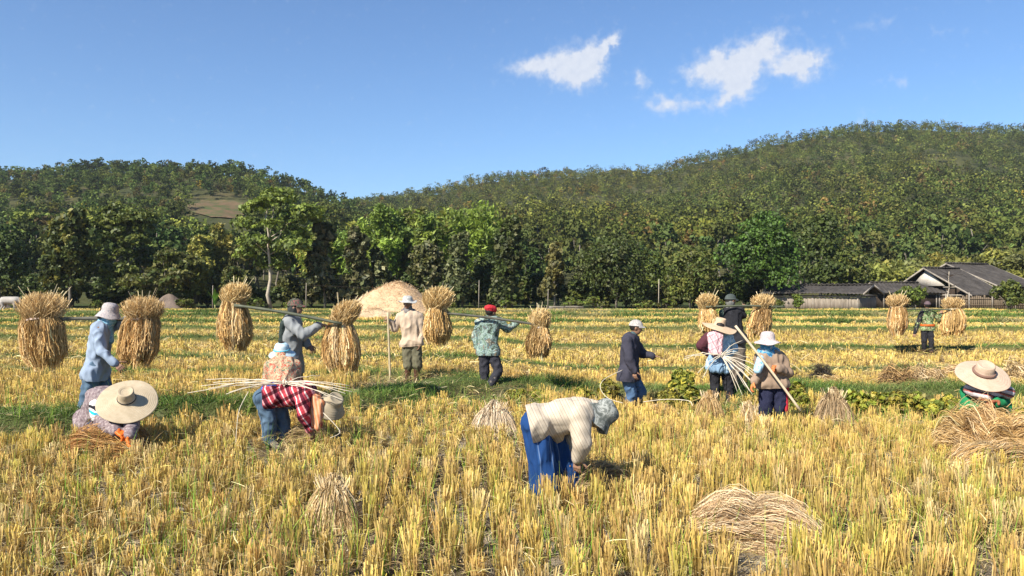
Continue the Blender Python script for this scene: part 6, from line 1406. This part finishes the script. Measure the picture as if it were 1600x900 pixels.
# 14 -- crouching worker with broad straw hat at the right
grn = clothmat('green_shirt', (.02, .22, .085), (.012, .14, .05), 5)
J = dict(head=(1536, 601, .06), neck=(1538, 612, .14), shL=(1562, 618, .12), shR=(1514, 614, .12), elL=(1568, 636, -.02), haL=(1556, 628, -.20), elR=(1512, 640, .0), haR=(1530, 640, -.18),
         hipL=(1552, 668, .22), hipR=(1526, 668, .22), knL=(1562, 662, -.12), anL=(1558, 705, .05), knR=(1514, 662, -.12), anR=(1518, 705, .05), hdL=(-.8, -.3, .0), cuL=(1,), hdR=(.8, -.3, -.2), cuR=(1,), pnL=(0, -.5, -1), pnR=(0, -.5, -1))
r14, j14 = person('person in broad straw hat and green shirt crouching behind the straw pile at right', 8.4, (1540, 712), J, (.05, -.8, -.6), (.03, -.5, .85),
    dict(shirt=dict(mat=grn, loose=.026, hem=.02), trousers=dict(mat=BLK), shoes=dict(mat=M_boot_d), gloves=noisy('rust_glove', (.22, .07, .035), (.32, .11, .055), 12, .7, 0)))
h, f, u, s = j14['head'], j14['face'], j14['up'], j14['side']
sc_ = stripes('red_grey_striped_scarf', [(0, (.50, .45, .45)), (.3, (.40, .10, .08)), (.5, (.12, .07, .07)), (.75, (.45, .40, .40))], 16, (.3, 0, 1))
cloth(r14, 'scarf', [(h-u*.08, j14['neck'], .088, .10), (loc(r14, 1514, 608, 8.36), loc(r14, 1538, 620, 8.22), .055, .06), (loc(r14, 1556, 606, 8.36), loc(r14, 1574, 613, 8.36), .065, .07), (loc(r14, 1538, 620, 8.25), loc(r14, 1560, 610, 8.3), .06, .06)], sc_, 0)
h14 = hat_obj('straw_hat', r14, P(1537, 583, 8.32)-r14.location, (-.04, -.52, .85), f, lathe_hat(WIDE(.262, .088, .115, .035), 64, .008, 2), strawmat('pinkish_straw_hat', (.38, .27, .19), (.50, .38, .29), 42))
pts = [(.099*math.cos(i*.2618), .099*math.sin(i*.2618), .022) for i in range(25)]; V, Fc = tube_mesh([(pts, [.016]*25)], 6); link('hat_band', npmesh('hat_band', V, Fc, clothmat('brown_hat_band', (.22, .13, .10)), None, True), h14)

# thin air between here and the hills
hz, t, b = material('haze_air'); t.nodes.remove(b); pv = t.nodes.new('ShaderNodeVolumePrincipled'); pv.inputs['Color'].default_value = (.80, .88, 1, 1); pv.inputs['Density'].default_value = .00016; pv.inputs['Anisotropy'].default_value = .2
t.links.new(pv.outputs[0], t.nodes['Material Output'].inputs['Volume'])
V, Fc = boxes([(-1950, -60, -3, 1950, 1650, 190)]); tag(link('haze', npmesh('haze', V, Fc, hz)), 'thin pale blue haze in the air over the fields and hills', 'haze', kind='stuff')
# pale cow at the far left, half hidden by the first sheaf
root = empty('cow', P(16, 490, 60), 'pale grey cow grazing at the far left edge behind the big sheaf', 'cow')
bm = bmesh.new(); S_ = 1.0
capsule(bm, (-.45, 0, 1.0), (.45, 0, .98), .29, .31); capsule(bm, (.55, 0, 1.08), (.95, -.05, .75), .20, .14); capsule(bm, (.95, -.05, .72), (1.18, -.08, .40), .12, .08); capsule(bm, (-.55, 0, 1.05), (-.5, 0, .95), .22, .24)
for x_, y_ in ((-.55, .16), (-.55, -.16), (.42, .16), (.42, -.16)):
    if x_ < 0: capsule(bm, (x_, y_, .85), (x_+.10, y_, .58), .15, .09); capsule(bm, (x_+.10, y_, .58), (x_-.06, y_, .38), .08, .055); capsule(bm, (x_-.06, y_, .38), (x_-.02, y_, .05), .05, .045)
    else: capsule(bm, (x_, y_, .85), (x_, y_, .42), .12, .06); capsule(bm, (x_, y_, .42), (x_+.01, y_, .05), .055, .045)
for s_ in (-1, 1): capsule(bm, (.98, s_*.12-.05, .80), (.96, s_*.24-.05, .78), .04, .03); capsule(bm, (.96, s_*.07-.05, .84), (1.0, s_*.12-.05, .97), .025, .01)
capsule(bm, (-.76, 0, 1.1), (-.82, 0, .5), .03, .02)
m_ = voxmesh('body', bm, .03, 4); m_.materials.clear(); m_.materials.append(noisy('cow_hide', (.26, .24, .22), (.36, .33, .30), 3, .8, 0)); link('body', m_, root)
